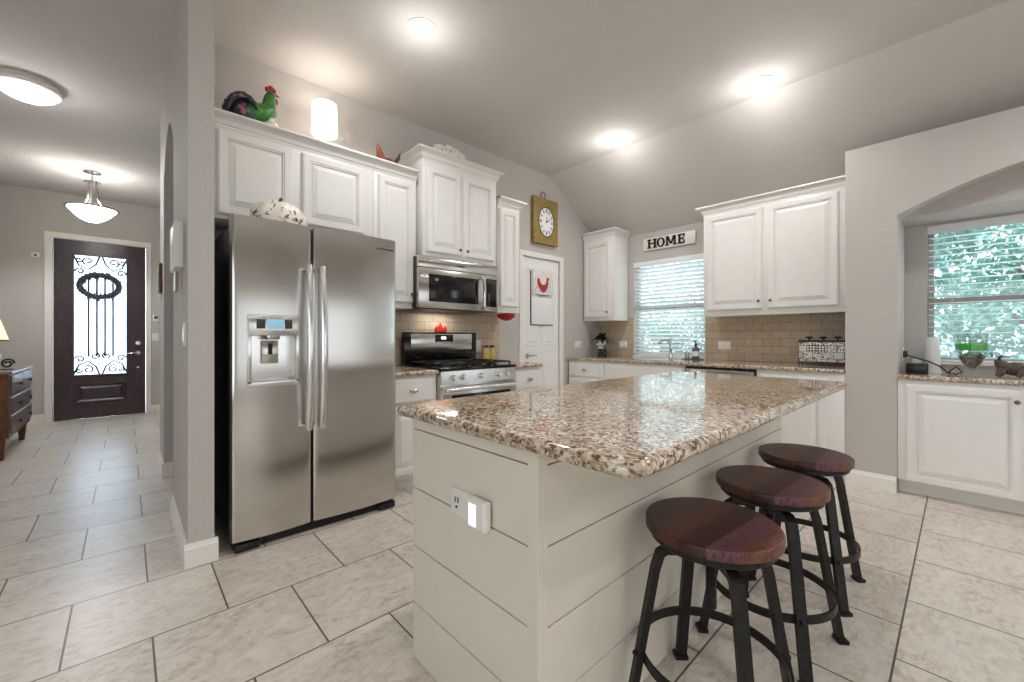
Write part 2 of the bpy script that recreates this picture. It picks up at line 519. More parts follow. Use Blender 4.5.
def panel_door(bm, mp, w0, w1, h0, h1, t=0.024, s=0.046):
    prof = [(0, 0), (0, t - 0.011), (0.004, t - 0.006), (0.009, t - 0.006), (0.011, t), (s, t), (s + 0.002, t - 0.006), (s + 0.010, t - 0.004), (s + 0.012, t - 0.015), (s + 0.019, t - 0.015), (s + 0.021, t - 0.011), (s + 0.047, t - 0.002), (s + 0.049, t)]
    k = min(1.0, 0.42 * min(w1 - w0, h1 - h0) / (s + 0.049))
    ring_loft(bm, [[mp(w0 + i * k, h0 + i * k, d), mp(w1 - i * k, h0 + i * k, d), mp(w1 - i * k, h1 - i * k, d), mp(w0 + i * k, h1 - i * k, d)] for i, d in prof])

def slab_front(bm, mp, w0, w1, h0, h1, t=0.02):
    prof = [(0, 0), (0, t - 0.007), (0.004, t - 0.002), (0.012, t), (0.02, t)]
    ring_loft(bm, [[mp(w0 + i, h0 + i, d), mp(w1 - i, h0 + i, d), mp(w1 - i, h1 - i, d), mp(w0 + i, h1 - i, d)] for i, d in prof])

def rrect(x0, x1, y0, y1, rad, n=8):
    # rad: (x0y0, x1y0, x1y1, x0y1)
    out = []
    for (cx, cy, sx, sy, a0, r) in ((x0, y0, 1, 1, 180, rad[0]), (x1, y0, -1, 1, 270, rad[1]), (x1, y1, -1, -1, 0, rad[2]), (x0, y1, 1, -1, 90, rad[3])):
        for k in range(n + 1):
            a = R(a0 + 90 * k / n)
            out.append((cx + sx * r + r * math.cos(a), cy + sy * r + r * math.sin(a)))
    return out

def slab(bm, x0, x1, y0, y1, z0, z1, rad=(0.004,) * 4, e=0.012):
    h = z1 - z0
    e = min(e, h * 0.49)
    prof = [(e * (1 - math.sin(a)), z0 + e * (1 - math.cos(a))) for a in (0.0, PI / 6, PI / 3, PI / 2)]
    prof += [(e * (1 - math.cos(a)), z1 - e * (1 - math.sin(a))) for a in (0.0, PI / 6, PI / 3, PI / 2)]
    prof = [(e + 0.004, z0)] + prof + [(e + 0.004, z1)]
    rings = []
    for o, z in prof:
        pts = rrect(x0 + o, x1 - o, y0 + o, y1 - o, tuple(max(0.001, r - o) for r in rad))
        rings.append([(p[0], p[1], z) for p in pts])
    ring_loft(bm, rings)

def shade(me, ang=35):
    for p in me.polygons: p.use_smooth = True
    try: me.set_sharp_from_angle(angle=R(ang))
    except Exception: pass

def tag(o, label=None, cat=None, group=None, kind=None):
    if label: o['label'] = label
    if cat: o['category'] = cat
    if group: o['group'] = group
    if kind: o['kind'] = kind
    return o

def obj(name, bm, mat, parent=None, base=None, smooth=35, normals=True):
    """Link bm (built in the thing's own frame, or in the world for the thing's base) as one mesh object."""
    if normals: bmesh.ops.recalc_face_normals(bm, faces=bm.faces[:])
    me = bpy.data.meshes.new(name)
    if base is not None:
        bmesh.ops.translate(bm, verts=bm.verts[:], vec=-Vector(base))
    bm.to_mesh(me); bm.free()
    if smooth: shade(me, smooth)
    me.materials.append(M[mat] if isinstance(mat, str) else mat)
    o = bpy.data.objects.new(name, me)
    C.objects.link(o)
    if parent is not None: o.parent = parent
    elif base is not None: o.location = base
    return o

class Thing:
    """An Empty at a thing's base; parts are built in world coordinates and stored relative to it."""
    def __init__(self, name, label, cat, base=(0, 0, 0), group=None, rotz=0.0, kind=None, local=False):
        self.base = Vector(base)
        self.local = local
        self.o = bpy.data.objects.new(name, None)
        self.o.empty_display_size = 0.1
        C.objects.link(self.o)
        self.o.location = base
        self.o.rotation_euler = (0, 0, rotz)
        tag(self.o, label, cat, group, kind)
    def part(self, name, bm, mat, parent=None, label=None, smooth=35, normals=True):
        o = obj(name, bm, mat, parent or self.o, None if self.local else self.base, smooth, normals)
        if label: o['label'] = label
        return o

def struct(name, bm, mat, parent=None, label=None, cat=None, smooth=0):
    o = obj(name, bm, mat, parent, smooth=smooth)
    if parent is None: o['kind'] = 'structure'
    if label: o['label'] = label
    if cat: o['category'] = cat
    return o

def copy_tree(o, parent=None):
    c = o.copy(); C.objects.link(c)
    if parent is not None: c.parent = parent
    for ch in [x for x in C.objects if x.parent == o]:
        copy_tree(ch, c)
    return c

# ------------------------------------------------------------------ setting
W1, W2, W3, CH = 3.42, 4.79, 4.17, 3.12     # range wall y, window wall x, nook wall x, ceiling
ZC = 0.895                                   # counter top
XH0, XH1 = 0.225, 0.333                      # partition wall beside the hall
YF = 8.36                                    # entry wall

b = new(); box(b, -4.0, 4.95, -4.5, 8.5, -0.1, 0.0)
struct('floor', b, 'floor', label='beige stone-look square floor tiles laid in offset rows', cat='floor')
b = new()
prism(b, [(-4.1, CH), (3.79, CH), (W2 + 0.14, 2.377), (W2 + 0.14, 2.6), (3.79, CH + 0.12), (-4.1, CH + 0.12)], 'y', -4.5, W1 + 0.12)
box(b, -4.1, 3.79, W1 + 0.12, 8.5, CH, CH + 0.12)
struct('ceiling', b, 'ceiling', label='textured greige ceiling, flat over the island and sloping down to the sink window', cat='ceiling')

b = new()
prism(b, [(XH1, 0), (3.334, 0), (3.334, 2.09), (3.98, 2.09), (3.98, 0), (W2 + 0.12, 0), (W2 + 0.12, 2.38), (W2, 2.468), (3.79, CH), (XH1, CH)], 'y', W1, W1 + 0.12)
struct('wall_range', b, 'wall', label='greige wall behind the refrigerator and range, with the pantry door', cat='wall')

# window wall, cut for both windows
def wall_cells(bm, x0, x1, ys, zs, holes):
    for ya, yb in zip(ys[:-1], ys[1:]):
        for za, zb in zip(zs[:-1], zs[1:]):
            if not any(h[0] - 1e-6 <= ya and yb <= h[1] + 1e-6 and h[2] - 1e-6 <= za and zb <= h[3] + 1e-6 for h in holes):
                box(bm, x0, x1, ya, yb, za, zb)
KW = (1.955, 2.862, 0.905, 2.10)
NW = (-1.62, 0.185, 0.945, 2.05)
b = new()
wall_cells(b, W2, W2 + 0.12, [-4.5, NW[0], NW[1], KW[0], KW[1], W1], [0, KW[2], NW[2], NW[3], KW[3], 2.46], [KW, NW])
struct('wall_window', b, 'wall', label='greige wall with the sink window and the nook window', cat='wall')

def arch(y0, y1, zs, zp, n=20):
    return [(y0 + (y1 - y0) * k / n, zs + (zp - zs) * (1 - (2 * k / n - 1) ** 2)) for k in range(n + 1)]
b = new()
prism(b, [(0.62, 0), (0.318, 0)] + arch(0.318, -1.80, 2.05, 2.322) + [(-1.80, 0), (-4.4, 0), (-4.4, 2.616), (0.62, 2.616)], 'x', W3, 4.36)
box(b, 4.36, W2, 0.318, 0.62, 0, 2.616)
box(b, 4.36, W2, -2.1, -1.80, 0, 2.616)
box(b, 4.36, W2, -1.80, 0.318, 2.065, 2.616)
struct('wall_nook', b, 'wall', label='greige wall with the arched opening of the desk nook', cat='wall')

# partition with arched opening along the hall
b = new()
prism(b, [(2.625, 0), (3.50, 0), (3.50, CH), (2.625, CH)], 'x', XH0, XH1)
prism(b, [(3.50, 2.44)] + arch(3.50, 4.44, 2.44, 2.70) + [(4.44, CH), (3.50, CH)], 'x', XH0, XH1)
prism(b, [(4.44, 0), (4.95, 0), (4.95, CH), (4.44, CH)], 'x', XH0, XH1)
box(b, XH1, 3.79, 4.83, 4.95, 0, CH)
box(b, 3.79, 3.9, W1 + 0.12, 4.95, 0, CH)
struct('wall_hall', b, 'wall', label='narrow greige partition wall between refrigerator and hall, with an arched opening', cat='wall')
b = new()
for seg in ((XH1, 2.0, YF, YF + 0.12, 0, CH), (-1.4, -0.735, YF, YF + 0.12, 0, CH), (0.215, XH1, YF, YF + 0.12, 0, CH), (-0.735, 0.215, YF, YF + 0.12, 2.50, CH)):
    box(b, *seg)
struct('wall_entry', b, 'wall', label='greige entry wall around the front door', cat='wall')
b = new(); box(b, -1.37, -1.25, 4.0, YF + 0.12, 0, CH); box(b, -4.1, -1.37, 4.0, 4.12, 0, CH)
struct('wall_left', b, 'wall', label='greige left wall of the entry hall', cat='wall')
b = new(); box(b, 2.0, 2.12, 4.95, YF + 0.12, 0, CH)
struct('wall_foyer', b, 'wall')
b = new(); box(b, -4.1, 4.95, -4.62, -4.5, 0, CH + 0.1)
struct('wall_back', b, 'wall')
b = new(); box(b, -4.12, -4.0, -4.5, 4.12, 0, CH)
struct('wall_side', b, 'wall')

# baseboards
def base_y(bm, x0, x1, y, s=-1, h=0.115):   # board on a wall of constant y, s = side it sticks out to
    a, c = (y, y + s * 0.016)
    rect_loft(bm, [(x0, x1, min(a, c), max(a, c), 0), (x0, x1, min(a, c), max(a, c), h - 0.025), (x0, x1, min(a, a + s * 0.011), max(a, a + s * 0.011), h - 0.018), (x0, x1, min(a, a + s * 0.007), max(a, a + s * 0.007), h)])
def base_x(bm, y0, y1, x, s=-1, h=0.115):
    a, c = (x, x + s * 0.016)
    rect_loft(bm, [(min(a, c), max(a, c), y0, y1, 0), (min(a, c), max(a, c), y0, y1, h - 0.025), (min(a, a + s * 0.011), max(a, a + s * 0.011), y0, y1, h - 0.018), (min(a, a + s * 0.007), max(a, a + s * 0.007), y0, y1, h)])
b = new(); base_y(b, XH0 - 0.016, XH1 + 0.016, 2.625); base_x(b, 2.625, 3.50, XH0); base_x(b, 2.625, 3.4, XH1, 1, 0.115)
struct('baseboard_partition', b, 'trim')
b = new(); base_y(b, XH0 - 0.016, XH1, 4.44); base_x(b, 4.44, 4.95, XH0)
struct('baseboard_hall', b, 'trim')
b = new(); base_y(b, -1.25, -0.81, YF); base_y(b, 0.275, 2.0, YF)
struct('baseboard_entry', b, 'trim')
b = new(); base_x(b, 4.12, YF, -1.25, 1)
struct('baseboard_left', b, 'trim')
b = new(); base_x(b, 0.322, 0.62, W3)
struct('baseboard_nook', b, 'trim')
b = new(); base_y(b, 4.06, 4.17, W1); base_y(b, 2.99, 3.29, W1)
struct('baseboard_range', b, 'trim')

# backsplashes
b = new(); box(b, 1.345, 2.975, W1 - 0.008, W1, ZC, 1.40)
struct('trim_1', b, 'splash_x', label='tan subway tile backsplash behind the range', cat='backsplash')
b = new(); wall_cells(b, W2 - 0.008, W2, [0.62, KW[0], KW[1], W1], [ZC, KW[2], 1.40], [KW])
struct('trim_2', b, 'splash_y', label='tan subway tile backsplash either side of the sink window', cat='backsplash')

# casings
b = new()
for (x0, x1, z0, z1) in ((3.275, 3.334, 0, 2.09), (3.98, 4.045, 0, 2.09), (3.275, 4.045, 2.09, 2.15)):
    box(b, x0, x1, W1 - 0.018, W1 + 0.001, z0, z1, 0.005)
struct('trim_3', b, 'trim', label='white casing around the pantry door', cat='door casing')
b = new()
for (x0, x1, z0, z1) in ((-0.81, -0.735, 0, 2.50), (0.215, 0.275, 0, 2.50), (-0.81, 0.275, 2.50, 2.575)):
    box(b, x0, x1, YF - 0.022, YF + 0.001, z0, z1, 0.006)
struct('trim_4', b, 'trim', label='white casing around the dark front door', cat='door casing')

# windows
def window(name, y0, y1, z0, z1, zm, label):
    x = W2 + 0.07
    b = new()
    for r in ((y0, y1, z0, z0 + 0.04), (y0, y1, z1 - 0.04, z1), (y0, y0 + 0.04, z0, z1), (y1 - 0.04, y1, z0, z1)):
        box(b, x, x + 0.05, *r, 0.004)
    w = struct(name, b, 'vinyl', label=label, cat='window')
    b = new(); box(b, x - 0.012, x + 0.04, y0 + 0.03, y1 - 0.03, zm - 0.025, zm + 0.025, 0.004)
    struct('meeting_rail', b, 'vinyl', w)
    b = new(); box(b, x + 0.02, x + 0.026, y0 + 0.035, y1 - 0.035, z0 + 0.035, z1 - 0.035)
    struct('pane', b, 'glass', w)
    return w
window('window_1', *KW, 1.505, 'double hung window over the sink')
wn = window('window_2', *NW, 1.44, 'double hung window in the desk nook')
b = new(); box(b, W2 + 0.065, W2 + 0.115, -0.74, -0.69, NW[2], NW[3], 0.003)
struct('mullion', b, 'vinyl', wn)
b = new(); box(b, W2 - 0.035, W2 + 0.068, KW[0] - 0.0, KW[1] + 0.0, KW[2] - 0.012, KW[2] + 0.004, 0.003)
struct('trim_5', b, 'trim', label='narrow white sill under the sink window', cat='window sill')
b = new(); box(b, W2 - 0.03, W2 + 0.068, NW[0], NW[1], NW[2] - 0.014, NW[2] + 0.004, 0.003)
struct('trim_6', b, 'trim', label='white sill under the nook window', cat='window sill')

# pantry door
b = new()
yd = W1 + 0.012
box(b, 3.338, 3.976, yd, yd + 0.035, 0.006, 2.086)
d2 = struct('door_2', b, 'door_white', label='white panelled pantry door with a hanging calendar', cat='door')
b = new()
mp = facing('-y', yd)
for (x0, x1) in ((3.41, 3.63), (3.685, 3.905)):
    for (z0, z1) in ((0.22, 0.80), (1.05, 1.96)):
        ring_loft(b, [[mp(x0 + i, z0 + i, d), mp(x1 - i, z0 + i, d), mp(x1 - i, z1 - i, d), mp(x0 + i, z1 - i, d)] for i, d in ((0, 0.001), (0.006, 0.007), (0.014, 0.002), (0.03, 0.002), (0.05, 0.009))])
struct('panel_moulding', b, 'door_white', d2)
b = new()
lathe_axis(b, (3.42, yd, 0.93), (0, -1, 0), [(0.03, 0), (0.03, 0.006), (0.012, 0.012), (0.010, 0.045)])
tube(b, [(3.42, yd - 0.045, 0.93), (3.45, yd - 0.05, 0.932), (3.50, yd - 0.05, 0.938), (3.535, yd - 0.048, 0.932)], [0.010, 0.009, 0.008, 0.006])
struct('door_handle', b, 'nickel', d2, label='satin nickel lever', smooth=35)
for z in (0.3, 1.1, 1.88):
    b = new(); cyl(b, (3.978, yd - 0.004, z - 0.045), (3.978, yd - 0.004, z + 0.045), 0.008, n=10)
    struct('hinge', b, 'nickel', d2, smooth=35)

# front door
yd = YF + 0.02
b = new()
GX0, GX1, GZ0, GZ1 = -0.545, 0.008, 0.61, 2.305
for r in ((-0.73, GX0, 0.01, 2.495), (GX1, 0.21, 0.01, 2.495), (GX0, GX1, 0.01, GZ0), (GX0, GX1, GZ1, 2.495)):
    box(b, r[0], r[1], yd, yd + 0.045, r[2], r[3])
d1 = struct('door_1', b, 'door_wood', label='dark wooden front door with a tall ironwork glass panel', cat='door')
b = new()
mp = facing('-y', yd)
ring_loft(b, [[mp(-0.53 + i, 0.22 + i, d), mp(0.0 - i, 0.22 + i, d), mp(0.0 - i, 0.5 - i, d), mp(-0.53 + i, 0.5 - i, d)] for i, d in ((0, 0), (0.012, 0.018), (0.03, 0.012), (0.045, 0.003), (0.075, 0.014))])
struct('lower_panel', b, 'door_wood', d1)
b = new()
mp = facing('-y', yd)
for (x0, x1, z0, z1) in ((GX0 - 0.02, GX0 + 0.012, GZ0 - 0.02, GZ1 + 0.02), (GX1 - 0.012, GX1 + 0.02, GZ0 - 0.02, GZ1 + 0.02), (GX0, GX1, GZ0 - 0.02, GZ0 + 0.012), (GX0, GX1, GZ1 - 0.012, GZ1 + 0.02)):
    box(b, x0, x1, yd - 0.012, yd + 0.005, z0, z1, 0.003)
struct('glass_frame', b, 'door_wood', d1)
b = new(); box(b, GX0 - 0.004, GX1 + 0.004, yd + 0.016, yd + 0.026, GZ0 - 0.004, GZ1 + 0.004)
struct('glass_panel', b, 'frost', d1)
b = new()
gc = (GX0 + GX1) / 2
hw = (GX1 - GX0) / 2
def spiral(cx, cz, r0, a0, turns, s, n=26):
    return [(cx + s * (r0 * (1 - 0.8 * k / n)) * math.cos(a0 + 2 * PI * turns * k / n), yd + 0.008, cz + (r0 * (1 - 0.8 * k / n)) * math.sin(a0 + 2 * PI * turns * k / n)) for k in range(n + 1)]
for x in (-0.6, -0.2, 0.2, 0.6):
    tube(b, [(gc + x * hw * 0.75, yd + 0.008, GZ0 + 0.26), (gc + x * hw * 0.75, yd + 0.008, GZ1 - 0.30)], 0.012, 6)
    for z in (0.5, 0.68):
        ell(b, (gc + x * hw * 0.75, yd + 0.008, GZ0 + z), (0.011, 0.011, 0.016), n=8, m=6)
for s in (-1, 1):
    for (zz, sg) in ((GZ0, 1), (GZ1, -1)):
        tube(b, [(gc + s * 0.012, yd + 0.008, zz), (gc + s * 0.05, yd + 0.008, zz + sg * 0.12), (gc + s * 0.13, yd + 0.008, zz + sg * 0.20), (gc + s * 0.22, yd + 0.008, zz + sg * 0.15), (gc + s * 0.27, yd + 0.008, zz + sg * 0.02)], 0.012, 6)
        for (cx, cz, r0, a0) in ((0.13, 0.08, 0.06, 1.2), (0.21, 0.23, 0.05, 0.2), (0.06, 0.27, 0.05, 2.0), (0.22, 0.07, 0.035, 3.0)):
            tube(b, spiral(gc + s * cx, zz + sg * cz, r0, a0 * sg, 1.15, s), 0.011, 6)
struct('scrollwork', b, 'black_metal', d1, label='dark wrought iron scrolls over the glass', smooth=35)
b = new()
lathe_axis(b, (0.125, yd, 1.06), (0, -1, 0), [(0.032, 0), (0.032, 0.014), (0.02, 0.024)])
struct('deadbolt', b, 'chrome', d1, smooth=35)
b = new()
lathe_axis(b, (0.125, yd, 0.915), (0, -1, 0), [(0.032, 0), (0.032, 0.012), (0.012, 0.02), (0.012, 0.05)])
tube(b, [(0.125, yd - 0.05, 0.915), (0.07, yd - 0.055, 0.915), (0.01, yd - 0.05, 0.905)], [0.011, 0.009, 0.007])
struct('lever_handle', b, 'chrome', d1, smooth=35)
b = new(); lathe_axis(b, (0.125, yd, 0.70), (0, -1, 0), [(0.015, 0), (0.015, 0.012), (0.006, 0.016)])
struct('lower_latch', b, 'chrome', d1, smooth=35)
b = new(); box(b, -0.735, 0.215, YF - 0.03, YF + 0.13, 0, 0.012, 0.004)
struct('threshold', b, 'nickel', d1)

# ------------------------------------------------------------------ refrigerator
t = Thing('refrigerator', 'tall stainless side-by-side refrigerator with ice dispenser', 'refrigerator', (0.871, 2.95, 0))
FX0, FX1, FM = 0.406, 1.347, 0.808
b = new(); box(b, FX0 + 0.012, FX1 - 0.012, 2.70, 3.40, 0.03, 1.775, 0.006)
t.part('body', b, 'fridge_side', label='dark grey cabinet behind the doors')
def bulge_door(bm, x0, x1, z0, z1, hole=None):
    n = 14
    yb = 2.695
    def yfun(x):
        u = (x - x0) / (x1 - x0)
        e = min(u, 1 - u) * (x1 - x0)
        r = 0.016
        edge = r - math.sqrt(max(0, r * r - max(0, r - e) ** 2)) if e < r else 0
        return 2.612 - 0.016 * math.sin(PI * u) ** 0.8 + edge
    xs = sorted({x0 + (x1 - x0) * k / n for k in range(n + 1)} | {x0 + 0.004, x0 + 0.01, x0 + 0.016, x1 - 0.004, x1 - 0.01, x1 - 0.016} | (set(hole[:2]) if hole else set()))
    zs = [z0, z0 + 0.004] + ([hole[2], hole[3]] if hole else []) + [z1 - 0.004, z1]
    V = {}
    def v(i, j, back):
        k = (i, j, back)
        if k not in V:
            y = yb if back else yfun(xs[i]) + (0.004 if j in (0, len(zs) - 1) else 0)
            V[k] = bm.verts.new((xs[i], y, zs[j]))
        return V[k]
    nx, nz = len(xs), len(zs)
    inh = lambda i, j: hole and hole[0] - 1e-6 <= xs[i] and xs[i + 1] <= hole[1] + 1e-6 and hole[2] - 1e-6 <= zs[j] and zs[j + 1] <= hole[3] + 1e-6
    for i in range(nx - 1):
        for j in range(nz - 1):
            if not inh(i, j):
                bm.faces.new((v(i, j, 0), v(i + 1, j, 0), v(i + 1, j + 1, 0), v(i, j + 1, 0)))
                bm.faces.new((v(i, j, 1), v(i, j + 1, 1), v(i + 1, j + 1, 1), v(i + 1, j, 1)))
        for j in (0, nz - 1):
            q = (v(i, j, 0), v(i, j, 1), v(i + 1, j, 1), v(i + 1, j, 0))
            bm.faces.new(q)
    for j in range(nz - 1):
        for i in (0, nx - 1):
            bm.faces.new((v(i, j, 0), v(i, j + 1, 0), v(i, j + 1, 1), v(i, j, 1)))
    if hole:
        ih = [i for i in range(nx - 1) if hole[0] - 1e-6 <= xs[i] and xs[i + 1] <= hole[1] + 1e-6]
        jh = [j for j in range(nz - 1) if hole[2] - 1e-6 <= zs[j] and zs[j + 1] <= hole[3] + 1e-6]
        for i in ih:
            for j in (jh[0], jh[-1] + 1):
                bm.faces.new((v(i, j, 0), v(i + 1, j, 0), v(i + 1, j, 1), v(i, j, 1)))
        for j in jh:
            for i in (ih[0], ih[-1] + 1):
                bm.faces.new((v(i, j, 0), v(i, j, 1), v(i, j + 1, 1), v(i, j + 1, 0)))
DZ0, DZ1 = 0.055, 1.803
DH = (0.477, 0.728, 0.895, 1.268)
b = new(); bulge_door(b, FX0, FM - 0.004, DZ0, DZ1, DH)
fl = t.part('freezer_door', b, 'steel', smooth=25)
b = new(); bulge_door(b, FM + 0.004, FX1, DZ0, DZ1)
fr = t.part('refrigerator_door', b, 'steel', smooth=25)
for x, pr in ((FM - 0.034, fl), (FM + 0.040, fr)):
    b = new()
    pts = []
    for k in range(17):
        u = k / 16
        pts.append((x, 2.560 - 0.034 * math.sin(PI * u), 0.625 + (1.555 - 0.625) * u))
    pts = [(x, 2.606, 0.632)] + pts + [(x, 2.606, 1.548)]
    tube(b, pts, [0.015] + [0.0205] * 17 + [0.015], 14)
    t.part('handle', b, 'steel_light', pr, label='long bowed bar handle')
# dispenser
b = new()
yq = 2.596
for r in ((DH[0], DH[0] + 0.012, DH[2], DH[3]), (DH[1] - 0.012, DH[1], DH[2], DH[3]), (DH[0], DH[1], DH[2] - 0.018, DH[2] + 0.016)):
    box(b, r[0] - 0.004, r[1] + 0.004, yq - 0.008, yq + 0.03, r[2], r[3], 0.003)
dp = t.part('dispenser', b, 'steel_light', fl, label='bright metal dispenser surround')
b = new(); box(b, DH[0] + 0.001, DH[1] - 0.001, yq - 0.010, yq + 0.02, 1.158, DH[3] + 0.006, 0.004)
t.part('control_panel', b, 'steel_light', fl)
b = new(); box(b, 0.562, 0.650, yq - 0.0115, yq - 0.009, 1.194, 1.248, 0.0005)
t.part('display', b, 'display_glow', fl, label='lit blue display')
for (x0, x1) in ((0.515, 0.558), (0.654, 0.692)):
    b = new(); box(b, x0, x1, yq - 0.0115, yq - 0.009, 1.196, 1.246, 0.0005)
    t.part('button', b, 'fridge_side', fl)
b = new()
box(b, DH[0] + 0.006, DH[1] - 0.006, 2.682, 2.692, DH[2] + 0.01, 1.17)
box(b, DH[0] + 0.004, DH[0] + 0.010, 2.60, 2.692, DH[2] + 0.01, 1.17)
box(b, DH[1] - 0.010, DH[1] - 0.004, 2.60, 2.692, DH[2] + 0.01, 1.17)
box(b, DH[0] + 0.006, DH[1] - 0.006, 2.60, 2.692, DH[2] + 0.004, DH[2] + 0.014)
t.part('recess', b, 'steel_light', fl)
b = new(); lathe(b, (0.598, 2.628, 1.135), [(0.036, 0), (0.040, 0.006), (0.040, 0.034), (0.036, 0.04)], 24)
t.part('nozzle', b, 'nickel', fl)
b = new(); box(b, 0.555, 0.64, 2.664, 2.676, 1.0, 1.13, 0.004)
t.part('paddle', b, 'steel', fl)
b = new(); box(b, 0.587, 0.609, 2.652, 2.668, 1.05, 1.115, 0.006)
t.part('spout', b, 'black', fl)
b = new(); box(b, FX0 + 0.02, FX1 - 0.02, 2.63, 2.70, 0.004, 0.05, 0.004)
for k in range(3): box(b, FX0 + 0.15, FX1 - 0.15, 2.624, 2.632, 0.018 + k * 0.012, 0.024 + k * 0.012)
t.part('base_grille', b, 'black')
for x in (FX0 + 0.07, FX1 - 0.07):
    b = new(); box(b, x - 0.06, x + 0.06, 2.60, 2.74, 0.0, 0.045, 0.012)
    t.part('foot', b, 'black')
    b = new(); box(b, x - 0.055, x + 0.045, 2.64, 2.78, 1.775, 1.812, 0.008)
    t.part('hinge_cover', b, 'fridge_side')
b = new(); box(b, 1.20, 1.32, 2.598, 2.606, 1.728, 1.736, 0.001)
t.part('nameplate', b, 'fridge_side', fr)

# ------------------------------------------------------------------ wall cabinets
def knob(tg, p, n, parent, mat='dark_knob', s=1.0):
    b = new(); lathe_axis(b, p, n, [(0.006 * s, 0), (0.005 * s, 0.012 * s), (0.010 * s, 0.016 * s), (0.014 * s, 0.022 * s), (0.011 * s, 0.029 * s), (0.004 * s, 0.031 * s)], 14)
    tg.part('knob', b, mat, parent)

def cup_pull(tg, mp, w, h, parent, wd=0.042):
    # half-dome bin pull
    b = new()
    n, m = 14, 7
    rings = []
    for j in range(m + 1):
        a = PI / 2 * j / m
        rings.append([mp(w + wd * math.cos(PI * i / n) * math.cos(a) if True else 0, h - 0.012 + 0.030 * math.sin(PI * i / n) * math.cos(a * 0.6), 0.001 + 0.026 * math.sin(a) * math.sin(PI * i / n) ** 0.7) for i in range(n + 1)])
    vr = [[b.verts.new(p) for p in r] for r in rings]
    for a, c in zip(vr[:-1], vr[1:]):
        for i in range(n): b.faces.new((a[i], a[i + 1], c[i + 1], c[i]))
    bmesh.ops.solidify(b, geom=b.faces[:], thickness=0.003)
    tg.part('cup_pull', b, 'nickel', parent)

def oval_knob(tg, p, n, parent):
    b = new()
    lathe_axis(b, p, n, [(0.007, 0), (0.006, 0.014), (0.012, 0.018)], 14)
    p2 = Vector(p) + Vector(n) * 0.024
    ell(b, p2, (0.036, 0.014, 0.018) if abs(n[1]) > 0.5 else (0.014, 0.036, 0.018))
    tg.part('knob', b, 'nickel', parent, label='oval nickel knob')

def crown(bm, x0, x1, y0, y1, z, oL, oR, face, h=0.10):
    prof = [(0.0, 0.0), (0.004, 0.0), (0.006, 0.014), (0.014, 0.018), (0.022, 0.042), (0.040, 0.062), (0.046, 0.066), (0.048, 0.078), (0.058, 0.082), (0.060, h - 0.004), (0.060, h)]
    k = h / 0.10
    lv = []
    for o, dz in prof:
        if face == '-y': lv.append((x0 - o * oL, x1 + o * oR, y0 - o, y1, z + dz))
        else: lv.append((x0 - o, x1, y0 - o * oL, y1 + o * oR, z + dz))
    rect_loft(bm, lv)

CABG = 'white raised panel wall cabinets'
BASEG = 'white raised panel base cabinets'
def wall_cab_y(label, x0, x1, yf, z0, z1, doors, oL=0, oR=0, knobs=(), ch=0.072):
    t = Thing('wall_cabinet', label, 'cabinet', ((x0 + x1) / 2, W1 - 0.01, z0), CABG)
    b = new(); box(b, x0, x1, yf, W1 - 0.012, z0, z1, 0.002)
    t.part('body', b, 'cabinet')
    b = new(); crown(b, x0, x1, yf, W1 - 0.012, z1 - 0.012, oL, oR, '-y', ch)
    t.part('crown_moulding', b, 'cabinet', smooth=20)
    for k, (a, c, h0, h1) in enumerate(doors):
        b = new(); panel_door(b, facing('-y', yf), a, c, h0, h1)
        d = t.part('door', b, 'cabinet', smooth=12)
        for (kk, kx, kz) in knobs:
            if kk == k: knob(t, (kx, yf - 0.02, kz), (0, -1, 0), d)
    return t
YC = W1 - 0.33
wall_cab_y('white wall cabinet with two doors above the refrigerator', XH1 + 0.015, 1.40, YC, 1.88, 2.455, [(0.403, 0.822, 1.905, 2.425), (0.885, 1.325, 1.925, 2.42)], 0, 0)
wall_cab_y('narrow white wall cabinet between refrigerator and microwave', 1.402, 1.772, YC, 1.385, 2.455, [(1.436, 1.742, 1.43, 2.42)], 0, 0, [(0, 1.715, 1.50)])
wall_cab_y('taller white two-door wall cabinet above the microwave', 1.80, 2.605, 3.035, 1.83, 2.65, [(1.835, 2.185, 1.865, 2.585), (2.215, 2.565, 1.865, 2.585)], 1, 1, [(0, 2.16, 1.915), (1, 2.24, 1.915)])
wall_cab_y('narrow white wall cabinet between microwave and pantry door', 2.667, 2.968, YC, 1.392, 2.455, [(2.69, 2.938, 1.45, 2.42)], 0, 1)
def wall_cab_x(label, y0, y1, z0, z1, doors, oL=0, oR=0, knobs=(), xf=W2 - 0.33):
    t = Thing('wall_cabinet', label, 'cabinet', (W2 - 0.01, (y0 + y1) / 2, z0), CABG)
    b = new(); box(b, xf, W2 - 0.012, y0, y1, z0, z1, 0.002)
    t.part('body', b, 'cabinet')
    b = new(); crown(b, xf, W2 - 0.012, y0, y1, z1 - 0.012, oL, oR, '-x', 0.072)
    t.part('crown_moulding', b, 'cabinet', smooth=20)
    for k, (a, c, h0, h1) in enumerate(doors):
        b = new(); panel_door(b, facing('-x', xf), a, c, h0, h1)
        d = t.part('door', b, 'cabinet', smooth=12)
        for (kk, ky, kz) in knobs:
            if kk == k: knob(t, (xf - 0.02, ky, kz), (-1, 0, 0), d)
    return t
wall_cab_x('single-door white wall cabinet in the corner left of the sink window', 2.935, W1 - 0.014, 1.36, 2.435, [(2.995, 3.385, 1.405, 2.365)], 1, 0, [(0, 3.02, 1.465)])
wall_cab_x('wide white two-door wall cabinet right of the sink window', 0.623, 1.84, 1.365, 2.435, [(1.285, 1.80, 1.42, 2.395), (0.705, 1.238, 1.42, 2.395)], 0, 1, [(0, 1.312, 1.495), (1, 1.212, 1.495)])

